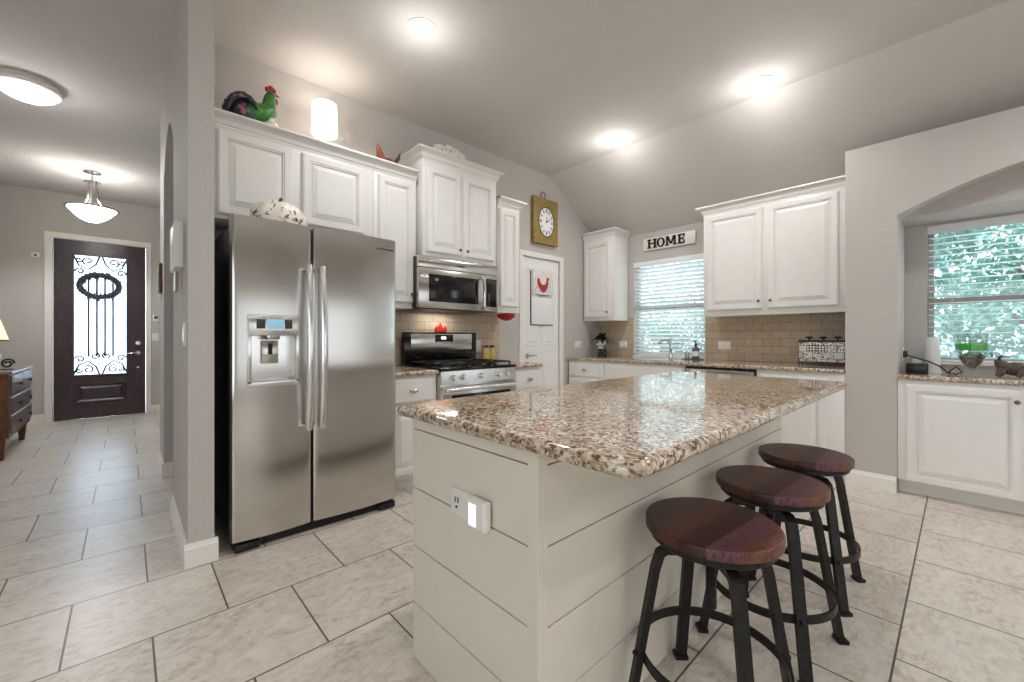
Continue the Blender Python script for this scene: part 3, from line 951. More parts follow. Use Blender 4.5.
# ------------------------------------------------------------------ base cabinets
YB = 2.80
def base_cab_y(label, x0, x1, drawers, doors):
    t = Thing('base_cabinet', label, 'cabinet', ((x0 + x1) / 2, 3.1, 0), BASEG)
    b = new(); box(b, x0, x1, YB, W1 - 0.012, 0.105, ZC - 0.036, 0.002)
    t.part('body', b, 'cabinet')
    b = new(); box(b, x0, x1, YB + 0.065, W1 - 0.02, 0, 0.105)
    t.part('toe_kick', b, 'cabinet')
    for (a, c, h0, h1, k) in drawers:
        b = new(); slab_front(b, facing('-y', YB), a, c, h0, h1)
        d = t.part('drawer', b, 'cabinet', smooth=12)
        if k: oval_knob(t, ((a + c) / 2, YB - 0.02, (h0 + h1) / 2), (0, -1, 0), d)
    for (a, c, h0, h1) in doors:
        b = new(); panel_door(b, facing('-y', YB), a, c, h0, h1)
        t.part('door', b, 'cabinet', smooth=12)
    return t
base_cab_y('white base cabinet between refrigerator and range', 1.345, 1.783, [(1.375, 1.755, 0.665, 0.835, 1)], [(1.375, 1.755, 0.13, 0.635)])
base_cab_y('white base cabinet right of the range, one drawer showing', 2.592, 2.972, [(2.625, 2.955, 0.665, 0.835, 1)], [(2.625, 2.955, 0.13, 0.635)])
XB = 4.15
def base_cab_x(label, y0, y1, drawers, doors, x=XB, zt=ZC - 0.036, panel='cabinet', depth=None, toe=0.065):
    xe = W2 - 0.012
    t = Thing('base_cabinet', label, 'cabinet', ((x + xe) / 2, (y0 + y1) / 2, 0), BASEG)
    b = new(); box(b, x, xe, y0, y1, 0.105, zt, 0.002)
    t.part('body', b, 'cabinet')
    b = new(); box(b, x + toe, xe, y0, y1, 0, 0.105)
    t.part('toe_kick', b, 'cabinet')
    for (a, c, h0, h1, k) in drawers:
        b = new(); slab_front(b, facing('-x', x), a, c, h0, h1)
        d = t.part('drawer', b, 'cabinet', smooth=12)
        if k: oval_knob(t, (x - 0.02, (a + c) / 2, (h0 + h1) / 2), (-1, 0, 0), d)
    for (a, c, h0, h1, kn) in doors:
        b = new(); panel_door(b, facing('-x', x), a, c, h0, h1)
        d = t.part('door', b, 'cabinet', smooth=12)
        if kn: knob(t, (x - 0.02, kn[0], kn[1]), (-1, 0, 0), d)
    return t
base_cab_x('white base cabinet in the corner under the potted plant', 2.86, W1 - 0.014, [(2.885, 3.39, 0.665, 0.835, 1)], [(2.885, 3.39, 0.13, 0.635, None)])
base_cab_x('white sink base cabinet under the window', 1.90, 2.858, [(1.92, 2.845, 0.665, 0.835, 0)], [(2.39, 2.84, 0.13, 0.635, None), (1.925, 2.375, 0.13, 0.635, None)])
base_cab_x('white base cabinet at the right end of the sink counter', 0.622, 1.243, [], [(0.735, 1.215, 0.13, 0.825, None)])
t = base_cab_x('white base cabinet under the desk nook counter', -0.79, 0.316, [], [(-0.272, 0.272, 0.105, 0.81, (-0.245, 0.735)), (-0.76, -0.29, 0.105, 0.81, (-0.72, 0.735))], x=W3 + 0.006, zt=0.838, toe=0.085)
base_cab_x('white base cabinet at the far right of the nook', -1.79, -0.792, [], [(-1.76, -1.28, 0.105, 0.81, None), (-1.27, -0.81, 0.105, 0.81, None)], x=W3 + 0.012, zt=0.838)

# countertops
def counter(label, x0, x1, y0, y1, z, rad=(0.004,) * 4):
    b = new(); slab(b, x0, x1, y0, y1, z - 0.035, z, rad)
    o = obj('countertop', b, 'granite', None, ((x0 + x1) / 2, (y0 + y1) / 2, z - 0.035))
    return tag(o, label, 'countertop')
counter('short speckled granite countertop between refrigerator and range', 1.343, 1.785, 2.765, W1 - 0.01, ZC)
counter('short speckled granite countertop right of the range', 2.59, 2.985, 2.765, W1 - 0.01, ZC, (0.004, 0.015, 0.004, 0.004))
counter('speckled granite countertop along the sink wall under the window', 4.12, W2 - 0.01, 0.624, W1 - 0.002, ZC)
counter('speckled granite countertop in the arched desk nook', W3 - 0.018, W2 - 0.002, -1.796, 0.316, 0.874)

# dishwasher
t = Thing('dishwasher', 'stainless dishwasher beside the sink, only its top strip showing', 'dishwasher', (4.45, 1.57, 0))
b = new(); box(b, XB + 0.02, 4.75, 1.252, 1.892, 0.0, ZC - 0.04)
t.part('body', b, 'black')
b = new(); box(b, XB - 0.03, XB + 0.02, 1.262, 1.884, 0.12, 0.838, 0.008)
d = t.part('door', b, 'steel')
b = new(); box(b, XB - 0.012, XB + 0.02, 1.262, 1.884, 0.842, ZC - 0.038, 0.003)
t.part('control_strip', b, 'black_gloss', d)
b = new(); cyl(b, (XB - 0.055, 1.30, 0.74), (XB - 0.055, 1.85, 0.74), 0.010, n=12)
for y in (1.33, 1.82): cyl(b, (XB - 0.055, y, 0.74), (XB - 0.02, y, 0.74), 0.008, n=10)
t.part('handle', b, 'steel_light', d)

# ------------------------------------------------------------------ range
t = Thing('gas_range', 'stainless and black gas range with five front knobs', 'stove', (2.19, 3.08, 0))
RX0, RX1 = 1.792, 2.585
b = new(); box(b, RX0, RX1, 2.76, 3.38, 0.03, 0.90, 0.003)
t.part('body', b, 'steel')
b = new()
box(b, RX0, RX1, 2.735, 3.32, 0.88, 0.905, 0.004)
t.part('cooktop', b, 'black_gloss')
b = new(); prism(b, [(2.735, 0.775), (2.76, 0.775), (2.76, 0.878), (2.745, 0.878)], 'x', RX0 + 0.002, RX1 - 0.002)
cp = t.part('control_panel', b, 'steel_light')
for k in (0.14, 0.26, 0.5, 0.74, 0.86):
    x = RX0 + (RX1 - RX0) * k
    b = new(); lathe_axis(b, (x, 2.74, 0.826), (0, -1, 0.1), [(0.026, 0), (0.026, 0.004), (0.021, 0.006), (0.019, 0.03), (0.016, 0.034)], 18)
    box(b, x - 0.004, x + 0.004, 2.70, 2.712, 0.81, 0.845)
    t.part('knob', b, 'steel_light', cp)
b = new(); box(b, RX0 + 0.004, RX1 - 0.004, 2.722, 2.76, 0.22, 0.755, 0.006)
od = t.part('oven_door', b, 'steel')
b = new(); box(b, RX0 + 0.085, RX1 - 0.085, 2.716, 2.726, 0.34, 0.69, 0.003)
t.part('oven_window', b, 'black_gloss', od)
b = new(); cyl(b, (RX0 + 0.03, 2.688, 0.735), (RX1 - 0.05, 2.688, 0.735), 0.015, n=14)
for x in (RX0 + 0.05, RX1 - 0.07): box(b, x - 0.014, x + 0.014, 2.688, 2.73, 0.722, 0.748, 0.004)
t.part('handle', b, 'steel_light', od)
b = new(); box(b, RX0 + 0.004, RX1 - 0.004, 2.728, 2.76, 0.06, 0.21, 0.006)
t.part('storage_drawer', b, 'steel')
b = new()
box(b, RX0 - 0.005, RX1 + 0.005, 3.32, 3.38, 0.90, 1.195, 0.01)
bgd = t.part('backguard', b, 'black_gloss')
b = new(); box(b, RX0 + 0.06, RX1 - 0.06, 3.314, 3.322, 1.03, 1.18, 0.002)
t.part('backguard_panel', b, 'steel', bgd)
b = new(); box(b, 2.10, 2.30, 3.309, 3.316, 1.105, 1.172, 0.002)
t.part('clock_display', b, 'black_gloss', bgd)
b = new(); box(b, 2.165, 2.215, 3.306, 3.31, 1.13, 1.152, 0.0005)
t.part('clock_digits', b, 'clock_glow', bgd)
for k in range(3):
    gx0 = RX0 + 0.03 + k * 0.247; gx1 = gx0 + 0.238
    b = new()
    for (x0, x1, y0, y1) in ((gx0, gx1, 2.775, 2.787), (gx0, gx1, 3.268, 3.28), (gx0, gx0 + 0.012, 2.775, 3.28), (gx1 - 0.012, gx1, 2.775, 3.28), (gx0, gx1, 3.02, 3.032)):
        box(b, x0, x1, y0, y1, 0.925, 0.938, 0.002)
    for y in (2.9, 3.15):
        for s in (0, 1):
            x = (gx0, gx1 - 0.09)[s]
            box(b, x, x + 0.09, y - 0.006, y + 0.006, 0.925, 0.938, 0.002)
        box(b, (gx0 + gx1) / 2 - 0.006, (gx0 + gx1) / 2 + 0.006, y + 0.05, y + 0.115, 0.925, 0.938, 0.002)
        box(b, (gx0 + gx1) / 2 - 0.006, (gx0 + gx1) / 2 + 0.006, y - 0.115, y - 0.05, 0.925, 0.938, 0.002)
    for x in (gx0 + 0.006, gx1 - 0.006):
        for y in (2.781, 3.274): box(b, x - 0.006, x + 0.006, y - 0.006, y + 0.006, 0.903, 0.928)
    t.part('grate', b, 'black_metal')
    for y in ((2.9, 3.15) if k != 1 else (3.026,)):
        b = new(); lathe(b, ((gx0 + gx1) / 2, y, 0.904), [(0.045, 0), (0.045, 0.006), (0.032, 0.008), (0.032, 0.016), (0.026, 0.019)], 20)
        t.part('burner', b, 'black')

# ------------------------------------------------------------------ microwave
t = Thing('microwave', 'stainless over-the-range microwave with dark door glass', 'microwave', (2.157, 3.2, 1.383))
MX0, MX1, MY, MZ0, MZ1 = 1.735, 2.588, 2.99, 1.385, 1.817
b = new(); box(b, MX0, MX1, MY + 0.03, W1 - 0.014, MZ0, MZ1, 0.004)
t.part('body', b, 'fridge_side')
b = new(); box(b, MX0, MX1, MY, MY + 0.03, 1.725, MZ1, 0.006)
t.part('top_vent', b, 'steel')
b = new(); box(b, MX0, 2.42, MY - 0.008, MY + 0.03, MZ0 + 0.004, 1.722, 0.006)
md = t.part('door', b, 'steel')
b = new(); box(b, MX0 + 0.095, 2.345, MY - 0.012, MY, 1.445, 1.675, 0.003)
t.part('door_glass', b, 'black_gloss', md)
b = new(); tube(b, [(2.385, MY - 0.01, 1.70), (2.385, MY - 0.045, 1.68), (2.385, MY - 0.055, 1.56), (2.385, MY - 0.045, 1.43), (2.385, MY - 0.01, 1.41)], 0.014, 12)
t.part('handle', b, 'steel_light', md)
b = new(); box(b, 2.423, MX1, MY - 0.004, MY + 0.03, MZ0 + 0.004, 1.722, 0.005)
cp = t.part('control_panel', b, 'steel')
b = new(); box(b, 2.44, MX1 - 0.02, MY - 0.007, MY, 1.43, 1.69, 0.002)
t.part('keypad', b, 'black_gloss', cp)
b = new(); box(b, 2.452, MX1 - 0.034, MY - 0.0085, MY - 0.006, 1.645, 1.678, 0.0005)
t.part('display', b, 'fridge_side', cp)
b = new(); box(b, MX0 + 0.002, MX1 - 0.002, MY + 0.005, MY + 0.03, MZ0 - 0.004, MZ0 + 0.006)
t.part('bottom_trim', b, 'black')
light('AREA', 'cooktop_lamp', (2.16, 3.27, MZ0 - 0.008), 1.4, (1, 0.95, 0.88), 0.3, 0.08)
b = new(); box(b, 2.12, 2.20, MY - 0.002, MY + 0.002, 1.765, 1.777, 0.001)
t.part('nameplate', b, 'fridge_side')

# ------------------------------------------------------------------ island
IX0, IX1, IY0, IY1 = 0.757, 2.85, 0.72, 1.342
t = Thing('kitchen_island', 'cream shiplap-clad kitchen island base under the granite top', 'kitchen island', (1.8, 1.03, 0))
b = new(); box(b, IX0 + 0.014, IX1 - 0.014, IY0 + 0.014, IY1 - 0.014, 0.0, 0.86)
t.part('body', b, 'cab_inner')
ZL = [0.0, 0.20, 0.403, 0.611, 0.822, 0.86]
# measured groove heights
for za, zb in zip(ZL[:-1], ZL[1:]):
    b = new()
    box(b, IX0, IX0 + 0.016, IY0 + 0.03, IY1 - 0.0, za + 0.002, zb - 0.002, 0.001, 1)
    t.part('end_board', b, 'island_paint')
    b = new()
    box(b, IX0 + 0.03, IX1, IY0, IY0 + 0.016, za + 0.002, zb - 0.002, 0.001, 1)
    t.part('side_board', b, 'island_paint')
b = new()
box(b, IX0 - 0.003, IX0 + 0.016, IY0 - 0.003, IY0 + 0.034, 0, 0.86, 0.001, 1)
box(b, IX0 + 0.015, IX0 + 0.034, IY0 - 0.003, IY0 + 0.016, 0, 0.86, 0.001, 1)
t.part('corner_trim', b, 'island_paint')
b = new(); box(b, IX0 + 0.016, IX1, IY1 - 0.018, IY1, 0.105, 0.86)
t.part('cabinet_face', b, 'cabinet')
mpv = lambda w, h, d: (w, IY1 + d, h)
for k in range(4):
    b = new(); panel_door(b, mpv, IX0 + 0.05 + k * 0.505, IX0 + 0.53 + k * 0.505, 0.13, 0.63)
    t.part('door', b, 'cabinet')
    b = new(); slab_front(b, mpv, IX0 + 0.05 + k * 0.505, IX0 + 0.53 + k * 0.505, 0.66, 0.835)
    t.part('drawer', b, 'cabinet')
b = new(); slab(b, 0.728, 2.965, 0.428, 1.425, 0.861, 0.90, (0.07, 0.03, 0.03, 0.03), 0.017)
o = obj('island_countertop', b, 'granite', None, (1.85, 0.93, 0.861))
tag(o, 'large polished speckled granite island top with bar overhang', 'countertop')
# outlet + night light on the end
t = Thing('wall_outlet', 'horizontal outlet plate on the end of the island', 'outlet', (IX0, 1.02, 0.63))
b = new(); box(b, IX0 - 0.006, IX0, 0.945, 1.095, 0.595, 0.68, 0.003)
pl = t.part('plate', b, 'plate_white')
for y in (1.055, 1.070):
    b = new(); box(b, IX0 - 0.0078, IX0 - 0.005, y - 0.0016, y + 0.0016, 0.637, 0.654)
    t.part('slot', b, 'dark_slot', pl)
b = new(); cyl(b, (IX0 - 0.0055, 1.063, 0.624), (IX0 - 0.0078, 1.063, 0.624), 0.0045, n=10)
t.part('ground_hole', b, 'dark_slot', pl)
t = Thing('night_light', 'lit night light plugged into the island end', 'night light', (IX0 - 0.03, 0.93, 0.60))
b = new(); slab(b, IX0 - 0.036, IX0 - 0.007, 0.892, 0.972, 0.602, 0.688, (0.008,) * 4, 0.008)
t.part('housing', b, 'plate_white')
b = new(); box(b, IX0 - 0.039, IX0 - 0.035, 0.928, 0.960, 0.613, 0.676, 0.002)
t.part('lens', b, 'night_glow')

# ------------------------------------------------------------------ bar stools
def build_stool(base, label, rot_leg, rot_seat):
    t = Thing('bar_stool', label, 'stool', base, 'bar stools along the island', rot_leg, local=True)
    SZ = 0.60
    b = new(); lathe(b, (0, 0, 0), [(0.17, SZ - 0.032), (0.184, SZ - 0.031), (0.187, SZ - 0.028), (0.187, SZ - 0.005), (0.1855, SZ - 0.0015), (0.183, SZ)], 72)
    s = t.part('seat', b, 'stool_wood', label='dark stained plank seat', smooth=25)
    s.rotation_euler = (0, 0, rot_seat - rot_leg)
    b = new(); lathe(b, (0, 0, 0), [(0.10, SZ - 0.056), (0.168, SZ - 0.056), (0.172, SZ - 0.052), (0.172, SZ - 0.036), (0.168, SZ - 0.034), (0.10, SZ - 0.034)], 48)
    rm = t.part('seat_ring', b, 'black_metal')
    b = new()
    for k in range(8):
        a = 2 * PI * k / 8 + 0.3
        lathe_axis(b, (0.171 * math.cos(a), 0.171 * math.sin(a), SZ - 0.044), (math.cos(a), math.sin(a), 0), [(0.006, 0), (0.006, 0.003), (0.003, 0.005)], 10)
    t.part('bolt', b, 'black_metal', rm)
    b = new()
    prof = []
    z = 0.34
    while z < SZ - 0.05:
        prof += [(0.0135, z), (0.016, z + 0.004)]; z += 0.008
    lathe(b, (0, 0, 0), prof, 16)
    t.part('screw_post', b, 'black_metal')
    b = new(); lathe(b, (0, 0, 0), [(0.026, 0.478), (0.03, 0.482), (0.03, 0.52), (0.024, 0.524)], 20)
    t.part('hub', b, 'black_metal')
    def bar(bm, pts, wd, th):
        # flat bar in a radial plane: pts (r, z) for direction a
        pass
    for k in range(4):
        a = PI / 4 + k * PI / 2
        ca, sa = math.cos(a), math.sin(a)
        path = [(0.02, 0.512), (0.135, 0.512), (0.152, 0.500), (0.166, 0.455), (0.246, 0.012), (0.248, 0.004)]
        b = new()
        wd, th = 0.017, 0.010
        rings = []
        for i, (r, z) in enumerate(path):
            p0 = path[max(i - 1, 0)]; p1 = path[min(i + 1, len(path) - 1)]
            dr, dz = p1[0] - p0[0], p1[1] - p0[1]
            L = math.hypot(dr, dz); nr, nz = -dz / L, dr / L
            c = []
            for (sw, st) in ((-1, -1), (1, -1), (1, 1), (-1, 1)):
                rr = r + nr * th * st; zz = max(0.0, z + nz * th * st)
                c.append((rr * ca - sw * wd * sa, rr * sa + sw * wd * ca, zz))
            rings.append(c)
        ring_loft(b, rings)
        lg = t.part('leg', b, 'black_metal', smooth=20)
        b = new()
        fr_ = 0.248
        c = []
        ring_loft(b, [[((fr_ + u) * ca - v * sa, (fr_ + u) * sa + v * ca, z) for (u, v) in ((-0.016, -0.022), (0.020, -0.022), (0.020, 0.022), (-0.016, 0.022))] for z in (0.0, 0.014)])
        t.part('foot', b, 'black_metal', lg, smooth=20)
        b = new(); rr = 0.221
        lathe_axis(b, ((rr + 0.003) * ca, (rr + 0.003) * sa, 0.197), (ca, sa, 0.2), [(0.009, 0), (0.009, 0.004), (0.004, 0.009)], 10)
        t.part('bolt', b, 'black_metal', lg)
    b = new()
    n = 64
    ring = [[((r) * math.cos(2 * PI * i / n), r * math.sin(2 * PI * i / n), z) for (r, z) in ((0.200, 0.183), (0.207, 0.183), (0.207, 0.211), (0.200, 0.211))] for i in range(n)]
    vr = [[b.verts.new(p) for p in r] for r in ring]
    for i in range(n):
        j = (i + 1) % n
        for k in range(4):
            l = (k + 1) % 4
            b.faces.new((vr[i][k], vr[i][l], vr[j][l], vr[j][k]))
    t.part('foot_ring', b, 'black_metal')
    return t
build_stool((1.285, 0.508, 0), 'frontmost of the three bar stools, dark wood seat on black iron legs', 0.0, R(-5))
build_stool((1.82, 0.50, 0), 'middle bar stool of three, dark wood seat on black iron legs', R(-5), R(-3))
build_stool((2.36, 0.505, 0), 'rearmost of the three bar stools, toward the nook wall', 0.0, R(2))

# ------------------------------------------------------------------ ceiling lights
for (x, y), lab in zip(CANS, ('recessed ceiling light in front of the refrigerator, far from the slope', 'recessed ceiling light near the sloped ceiling, above the sink window', 'recessed ceiling light at the slope edge, above the wide wall cabinet')):
    t = Thing('recessed_light', lab, 'ceiling light', (x, y, CH), 'recessed kitchen ceiling lights')
    b = new(); lathe(b, (x, y, CH), [(0.075, 0.0), (0.098, 0.0), (0.098, -0.005), (0.080, -0.010), (0.075, -0.006)], 36, cap=False)
    t.part('trim_ring', b, 'trim')
    b = new(); lathe(b, (x, y, CH), [(0.076, -0.001), (0.076, -0.004), (0.05, -0.007), (0.01, -0.008)], 32)
    t.part('lens', b, 'can_glow')
t = Thing('ceiling_light', 'round flush-mount hall ceiling light with a frosted bowl', 'ceiling light', (-0.56, 4.90, CH))
b = new(); lathe(b, (-0.56, 4.90, CH), [(0.168, 0), (0.172, -0.02), (0.186, -0.034), (0.190, -0.048), (0.180, -0.056), (0.182, -0.066), (0.160, -0.076)], 48)
t.part('rim', b, 'trim')
b = new(); lathe(b, (-0.56, 4.90, CH), [(0.162, -0.07), (0.150, -0.096), (0.115, -0.118), (0.06, -0.134), (0.01, -0.137)], 40)
t.part('bowl', b, 'bowl_glow')
b = new(); lathe(b, (-0.56, 4.90, CH), [(0.012, -0.134), (0.016, -0.140), (0.006, -0.15)], 14)
t.part('finial', b, 'nickel')
light('SPOT', 'hall_light_bulb', (-0.56, 4.90, CH - 0.20), 34, (0.95, 0.98, 1), 0.12, spot=168, blend=0.4)
light('POINT', 'hall_light_glow', (-0.56, 4.90, CH - 0.34), 5, (0.97, 0.98, 1), 0.08)
t = Thing('pendant_light', 'semi-flush pendant with glass bowl in front of the entry door', 'ceiling light', (-0.30, 7.05, CH))
b = new(); lathe(b, (-0.30, 7.05, CH), [(0.075, 0), (0.078, -0.012), (0.03, -0.024)], 32)
t.part('canopy', b, 'nickel')
b = new(); lathe(b, (-0.30, 7.05, CH), [(0.010, -0.02), (0.010, -0.11), (0.075, -0.115), (0.078, -0.122), (0.03, -0.128)], 28)
t.part('stem', b, 'nickel')
for k in range(3):
    a = 2 * PI * k / 3 + 0.4
    b = new()
    tube(b, [(-0.30 + r * math.cos(a), 7.05 + r * math.sin(a), CH + z) for r, z in ((0.035, -0.125), (0.04, -0.22), (0.055, -0.32), (0.10, -0.40), (0.20, -0.435))], [0.012, 0.014, 0.014, 0.012, 0.01], 10)
    t.part('arm', b, 'nickel')
b = new(); lathe(b, (-0.30, 7.05, CH), [(0.205, -0.425), (0.235, -0.425), (0.24, -0.437), (0.232, -0.45), (0.205, -0.448)], 44, cap=False)
t.part('ring', b, 'nickel')
b = new(); lathe(b, (-0.30, 7.05, CH), [(0.222, -0.44), (0.19, -0.475), (0.155, -0.52), (0.11, -0.56), (0.06, -0.59), (0.01, -0.60)], 40, cap=False)
bmesh.ops.solidify(b, geom=b.faces[:], thickness=0.004)
t.part('glass_bowl', b, 'bowl_glow')
b = new(); lathe(b, (-0.30, 7.05, CH), [(0.014, -0.598), (0.018, -0.606), (0.008, -0.628)], 14)
t.part('finial', b, 'nickel')
light('POINT', 'pendant_bulb', (-0.30, 7.05, CH - 0.40), 7, (0.97, 0.98, 1), 0.06)
light('SPOT', 'pendant_downlight', (-0.30, 7.05, CH - 0.70), 34, (0.95, 0.98, 1), 0.12, spot=165, blend=0.4)

# ------------------------------------------------------------------ things on the cabinets
TOP = 2.528
# rooster
t = Thing('rooster_figurine', 'colourful ceramic rooster with green neck and red comb on the cabinets', 'figurine', (0.58, 3.10, TOP))
b = new()
tube(b, [(0.50, 3.10, TOP + 0.06), (0.54, 3.10, TOP + 0.065), (0.60, 3.10, TOP + 0.068), (0.655, 3.10, TOP + 0.085), (0.69, 3.10, TOP + 0.12), (0.692, 3.10, TOP + 0.165), (0.695, 3.10, TOP + 0.20), (0.705, 3.10, TOP + 0.222), (0.72, 3.10, TOP + 0.23)], [0.03, 0.05, 0.062, 0.062, 0.05, 0.04, 0.034, 0.03, 0.012], 16, sx=0.85)
bd = t.part('body', b, 'rgreen')
b = new()
n = 12
for k in range(9):
    a = R(150 - k * 15)
    pts = []
    for j in range(8):
        u = j / 7
        rr = 0.12 * (1 - 0.05 * k / 9)
        aa = R(20) + u * R(165)
        pts.append((0.538 - 0.015 * k / 9 + rr * 0.66 * math.cos(aa) , 3.10 + (k - 4) * 0.012, TOP + 0.035 + rr * 0.85 * math.sin(aa)))
    tube(b, pts, [0.012, 0.017, 0.02, 0.022, 0.022, 0.02, 0.016, 0.006], 8)
ell(b, (0.535, 3.10, TOP + 0.05), (0.072, 0.06, 0.075))
for (dx, dz) in ((-0.13, 0.02), (-0.125, 0.065)):
    tube(b, [(0.52, 3.10, TOP + 0.05), (0.475, 3.10, TOP + dz + 0.01), (0.57 + dx, 3.10, TOP + dz + 0.03)], [0.035, 0.02, 0.008], 8)
t.part('tail', b, 'tail', bd, label='curved black and pink tail')
b = new()
for (dx, dz, r) in ((-0.02, 0.252, 0.016), (0.0, 0.262, 0.018), (0.018, 0.256, 0.014)): ell(b, (0.70 + dx, 3.10, TOP + dz), (r, 0.008, r * 1.2), n=10, m=8)
t.part('comb', b, 'red', bd)
b = new(); ell(b, (0.728, 3.10, TOP + 0.185), (0.014, 0.01, 0.026), n=10, m=8)
t.part('wattle', b, 'red', bd)
b = new(); cyl(b, (0.718, 3.10, TOP + 0.232), (0.752, 3.10, TOP + 0.226), 0.012, 0.002, 10)
t.part('beak', b, 'orange', bd)
b = new(); lathe(b, (0.70, 3.10, TOP), [(0.042, 0), (0.046, 0.012), (0.036, 0.04), (0.03, 0.06)], 16)
t.part('foot_base', b, 'floral', bd)
# drum lamp
t = Thing('table_lamp', 'glowing white drum-shade lamp on top of the cabinets', 'lamp', (1.075, 3.20, TOP))
b = new(); lathe(b, (1.075, 3.20, TOP), [(0.05, 0), (0.055, 0.008), (0.03, 0.02), (0.014, 0.04), (0.012, 0.15)], 24)
t.part('base', b, 'ceramic')
b = new(); lathe(b, (1.075, 3.20, TOP), [(0.088, 0.118), (0.084, 0.34)], 40, cap=False)
bmesh.ops.solidify(b, geom=b.faces[:], thickness=0.002)
t.part('lamp_shade', b, 'shade_glow')
b = new(); lathe(b, (1.075, 3.20, TOP), [(0.014, 0.15), (0.03, 0.19), (0.03, 0.22), (0.012, 0.25)], 20)
t.part('bulb', b, 'can_glow')
light('POINT', 'drum_lamp_bulb', (1.075, 3.20, TOP + 0.30), 3.2, (1, 0.93, 0.88), 0.05)
# small pointed figurine
t = Thing('bird_figurine', 'small orange and brown pointed figurine on the cabinet edge', 'figurine', (1.55, 3.16, TOP))
b = new(); tube(b, [(1.50, 3.16, TOP + 0.02), (1.53, 3.16, TOP + 0.03), (1.57, 3.16, TOP + 0.035), (1.61, 3.16, TOP + 0.03)], [0.03, 0.042, 0.042, 0.03], 14)
bd = t.part('body', b, 'orange')
b = new(); tube(b, [(1.52, 3.16, TOP + 0.03), (1.485, 3.16, TOP + 0.08), (1.475, 3.16, TOP + 0.13), (1.465, 3.16, TOP + 0.175)], [0.04, 0.045, 0.028, 0.004], 12, sy=0.5)
t.part('tail', b, 'orange', bd)
b = new(); tube(b, [(1.60, 3.16, TOP + 0.03), (1.645, 3.16, TOP + 0.09), (1.665, 3.16, TOP + 0.15)], [0.032, 0.026, 0.004], 12, sy=0.6)
t.part('head', b, 'dark_bronze', bd, label='dark brown pointed head')
# platter leaning on wall above microwave cabinet
b = new()
zt = 2.723
rings = []
for (k, d) in ((0.2, 0.0), (0.7, 0.002), (0.86, -0.008), (1.0, -0.018), (1.0, -0.010), (0.85, 0.0), (0.68, 0.010), (0.2, 0.008)):
    rings.append([(2.19 + 0.19 * k * math.cos(2 * PI * i / 40), 3.19 + d - 0.0, zt + 0.10 + 0.10 * k * math.sin(2 * PI * i / 40)) for i in range(40)])
ring_loft(b, rings)
bmesh.ops.rotate(b, verts=b.verts[:], cent=(2.19, 3.19, zt), matrix=Matrix.Rotation(R(-12), 3, 'X'))
o = obj('platter', b, 'platter', None, (2.19, 3.19, zt))
tag(o, 'oval white platter with dark flecks standing on the cabinet over the microwave', 'platter')
# floral dome on the refrigerator
t = Thing('ceramic_pumpkin', 'white floral ceramic pumpkin on top of the refrigerator', 'decoration', (0.68, 2.80, 1.775))
b = new()
n = 40
rings = []
for (r, z) in ((0.07, 0.0), (0.125, 0.02), (0.15, 0.07), (0.148, 0.11), (0.125, 0.155), (0.08, 0.182), (0.03, 0.182), (0.012, 0.176)):
    rings.append([(0.68 + r * (1 + 0.045 * math.cos(8 * 2 * PI * i / n)) * math.cos(2 * PI * i / n), 2.80 + 0.62 * r * (1 + 0.045 * math.cos(8 * 2 * PI * i / n)) * math.sin(2 * PI * i / n), 1.776 + z) for i in range(n)])
ring_loft(b, rings)
bd = t.part('body', b, 'floral')
b = new(); tube(b, [(0.68, 2.80, 1.95), (0.682, 2.80, 1.975), (0.69, 2.80, 1.99)], [0.016, 0.011, 0.009], 10)
t.part('stem', b, 'dark_bronze', bd)

# wall clock
t = Thing('wall_clock', 'square antique gold wall clock above the pantry door', 'clock', (3.68, W1, 2.52))
CX, CZ = 3.68, 2.522
b = new(); box(b, CX - 0.212, CX + 0.212, W1 - 0.055, W1 - 0.002, CZ - 0.265, CZ + 0.28, 0.006)
fr = t.part('frame', b, 'clock_gold')
OV = Matrix.Translation((CX, 0, CZ)) @ Matrix.Diagonal((0.86, 1, 1.16, 1)) @ Matrix.Translation((-CX, 0, -CZ))
b = new(); lathe_axis(b, (CX, W1 - 0.054, CZ), (0, -1, 0), [(0.152, 0), (0.158, 0.002), (0.156, 0.008), (0.146, 0.006), (0.146, 0.001)], 48)
bmesh.ops.transform(b, matrix=OV, verts=b.verts[:])
t.part('bezel', b, 'dark_bronze', fr)
b = new(); lathe_axis(b, (CX, W1 - 0.054, CZ), (0, -1, 0), [(0.145, 0.0), (0.145, 0.002), (0.01, 0.003)], 48)
bmesh.ops.transform(b, matrix=OV, verts=b.verts[:])
fc = t.part('dial', b, 'paper', fr)
b = new()
for k in range(12):
    a = 2 * PI * k / 12
    u = Vector((math.sin(a), 0, math.cos(a))); v = Vector((math.cos(a), 0, -math.sin(a)))
    for s in ((-0.012, 0, 0.012) if k % 3 == 0 else (-0.007, 0.007)):
        c = Vector((CX, W1 - 0.0575, CZ)) + u * 0.115 + v * s
        ring_loft(b, [[c + u * 0.02 * i + v * 0.003 * j + Vector((0, -0.001 * m, 0)) for i, j in ((-1, -1), (1, -1), (1, 1), (-1, 1))] for m in (0, 1)])
bmesh.ops.transform(b, matrix=OV, verts=b.verts[:])
t.part('numerals', b, 'black', fc)
for a, L in ((R(62), 0.10), (R(5), 0.065)):
    b = new()
    u = Vector((math.sin(a), 0, math.cos(a))); v = Vector((math.cos(a), 0, -math.sin(a)))
    c = Vector((CX, W1 - 0.0605, CZ))
    ring_loft(b, [[c + u * i * L + v * 0.005 * j + Vector((0, -0.0015 * m, 0)) for i, j in ((-0.15, -1), (1, -0.4), (1, 0.4), (-0.15, 1))] for m in (0, 1)])
    t.part('hand', b, 'black', fc)
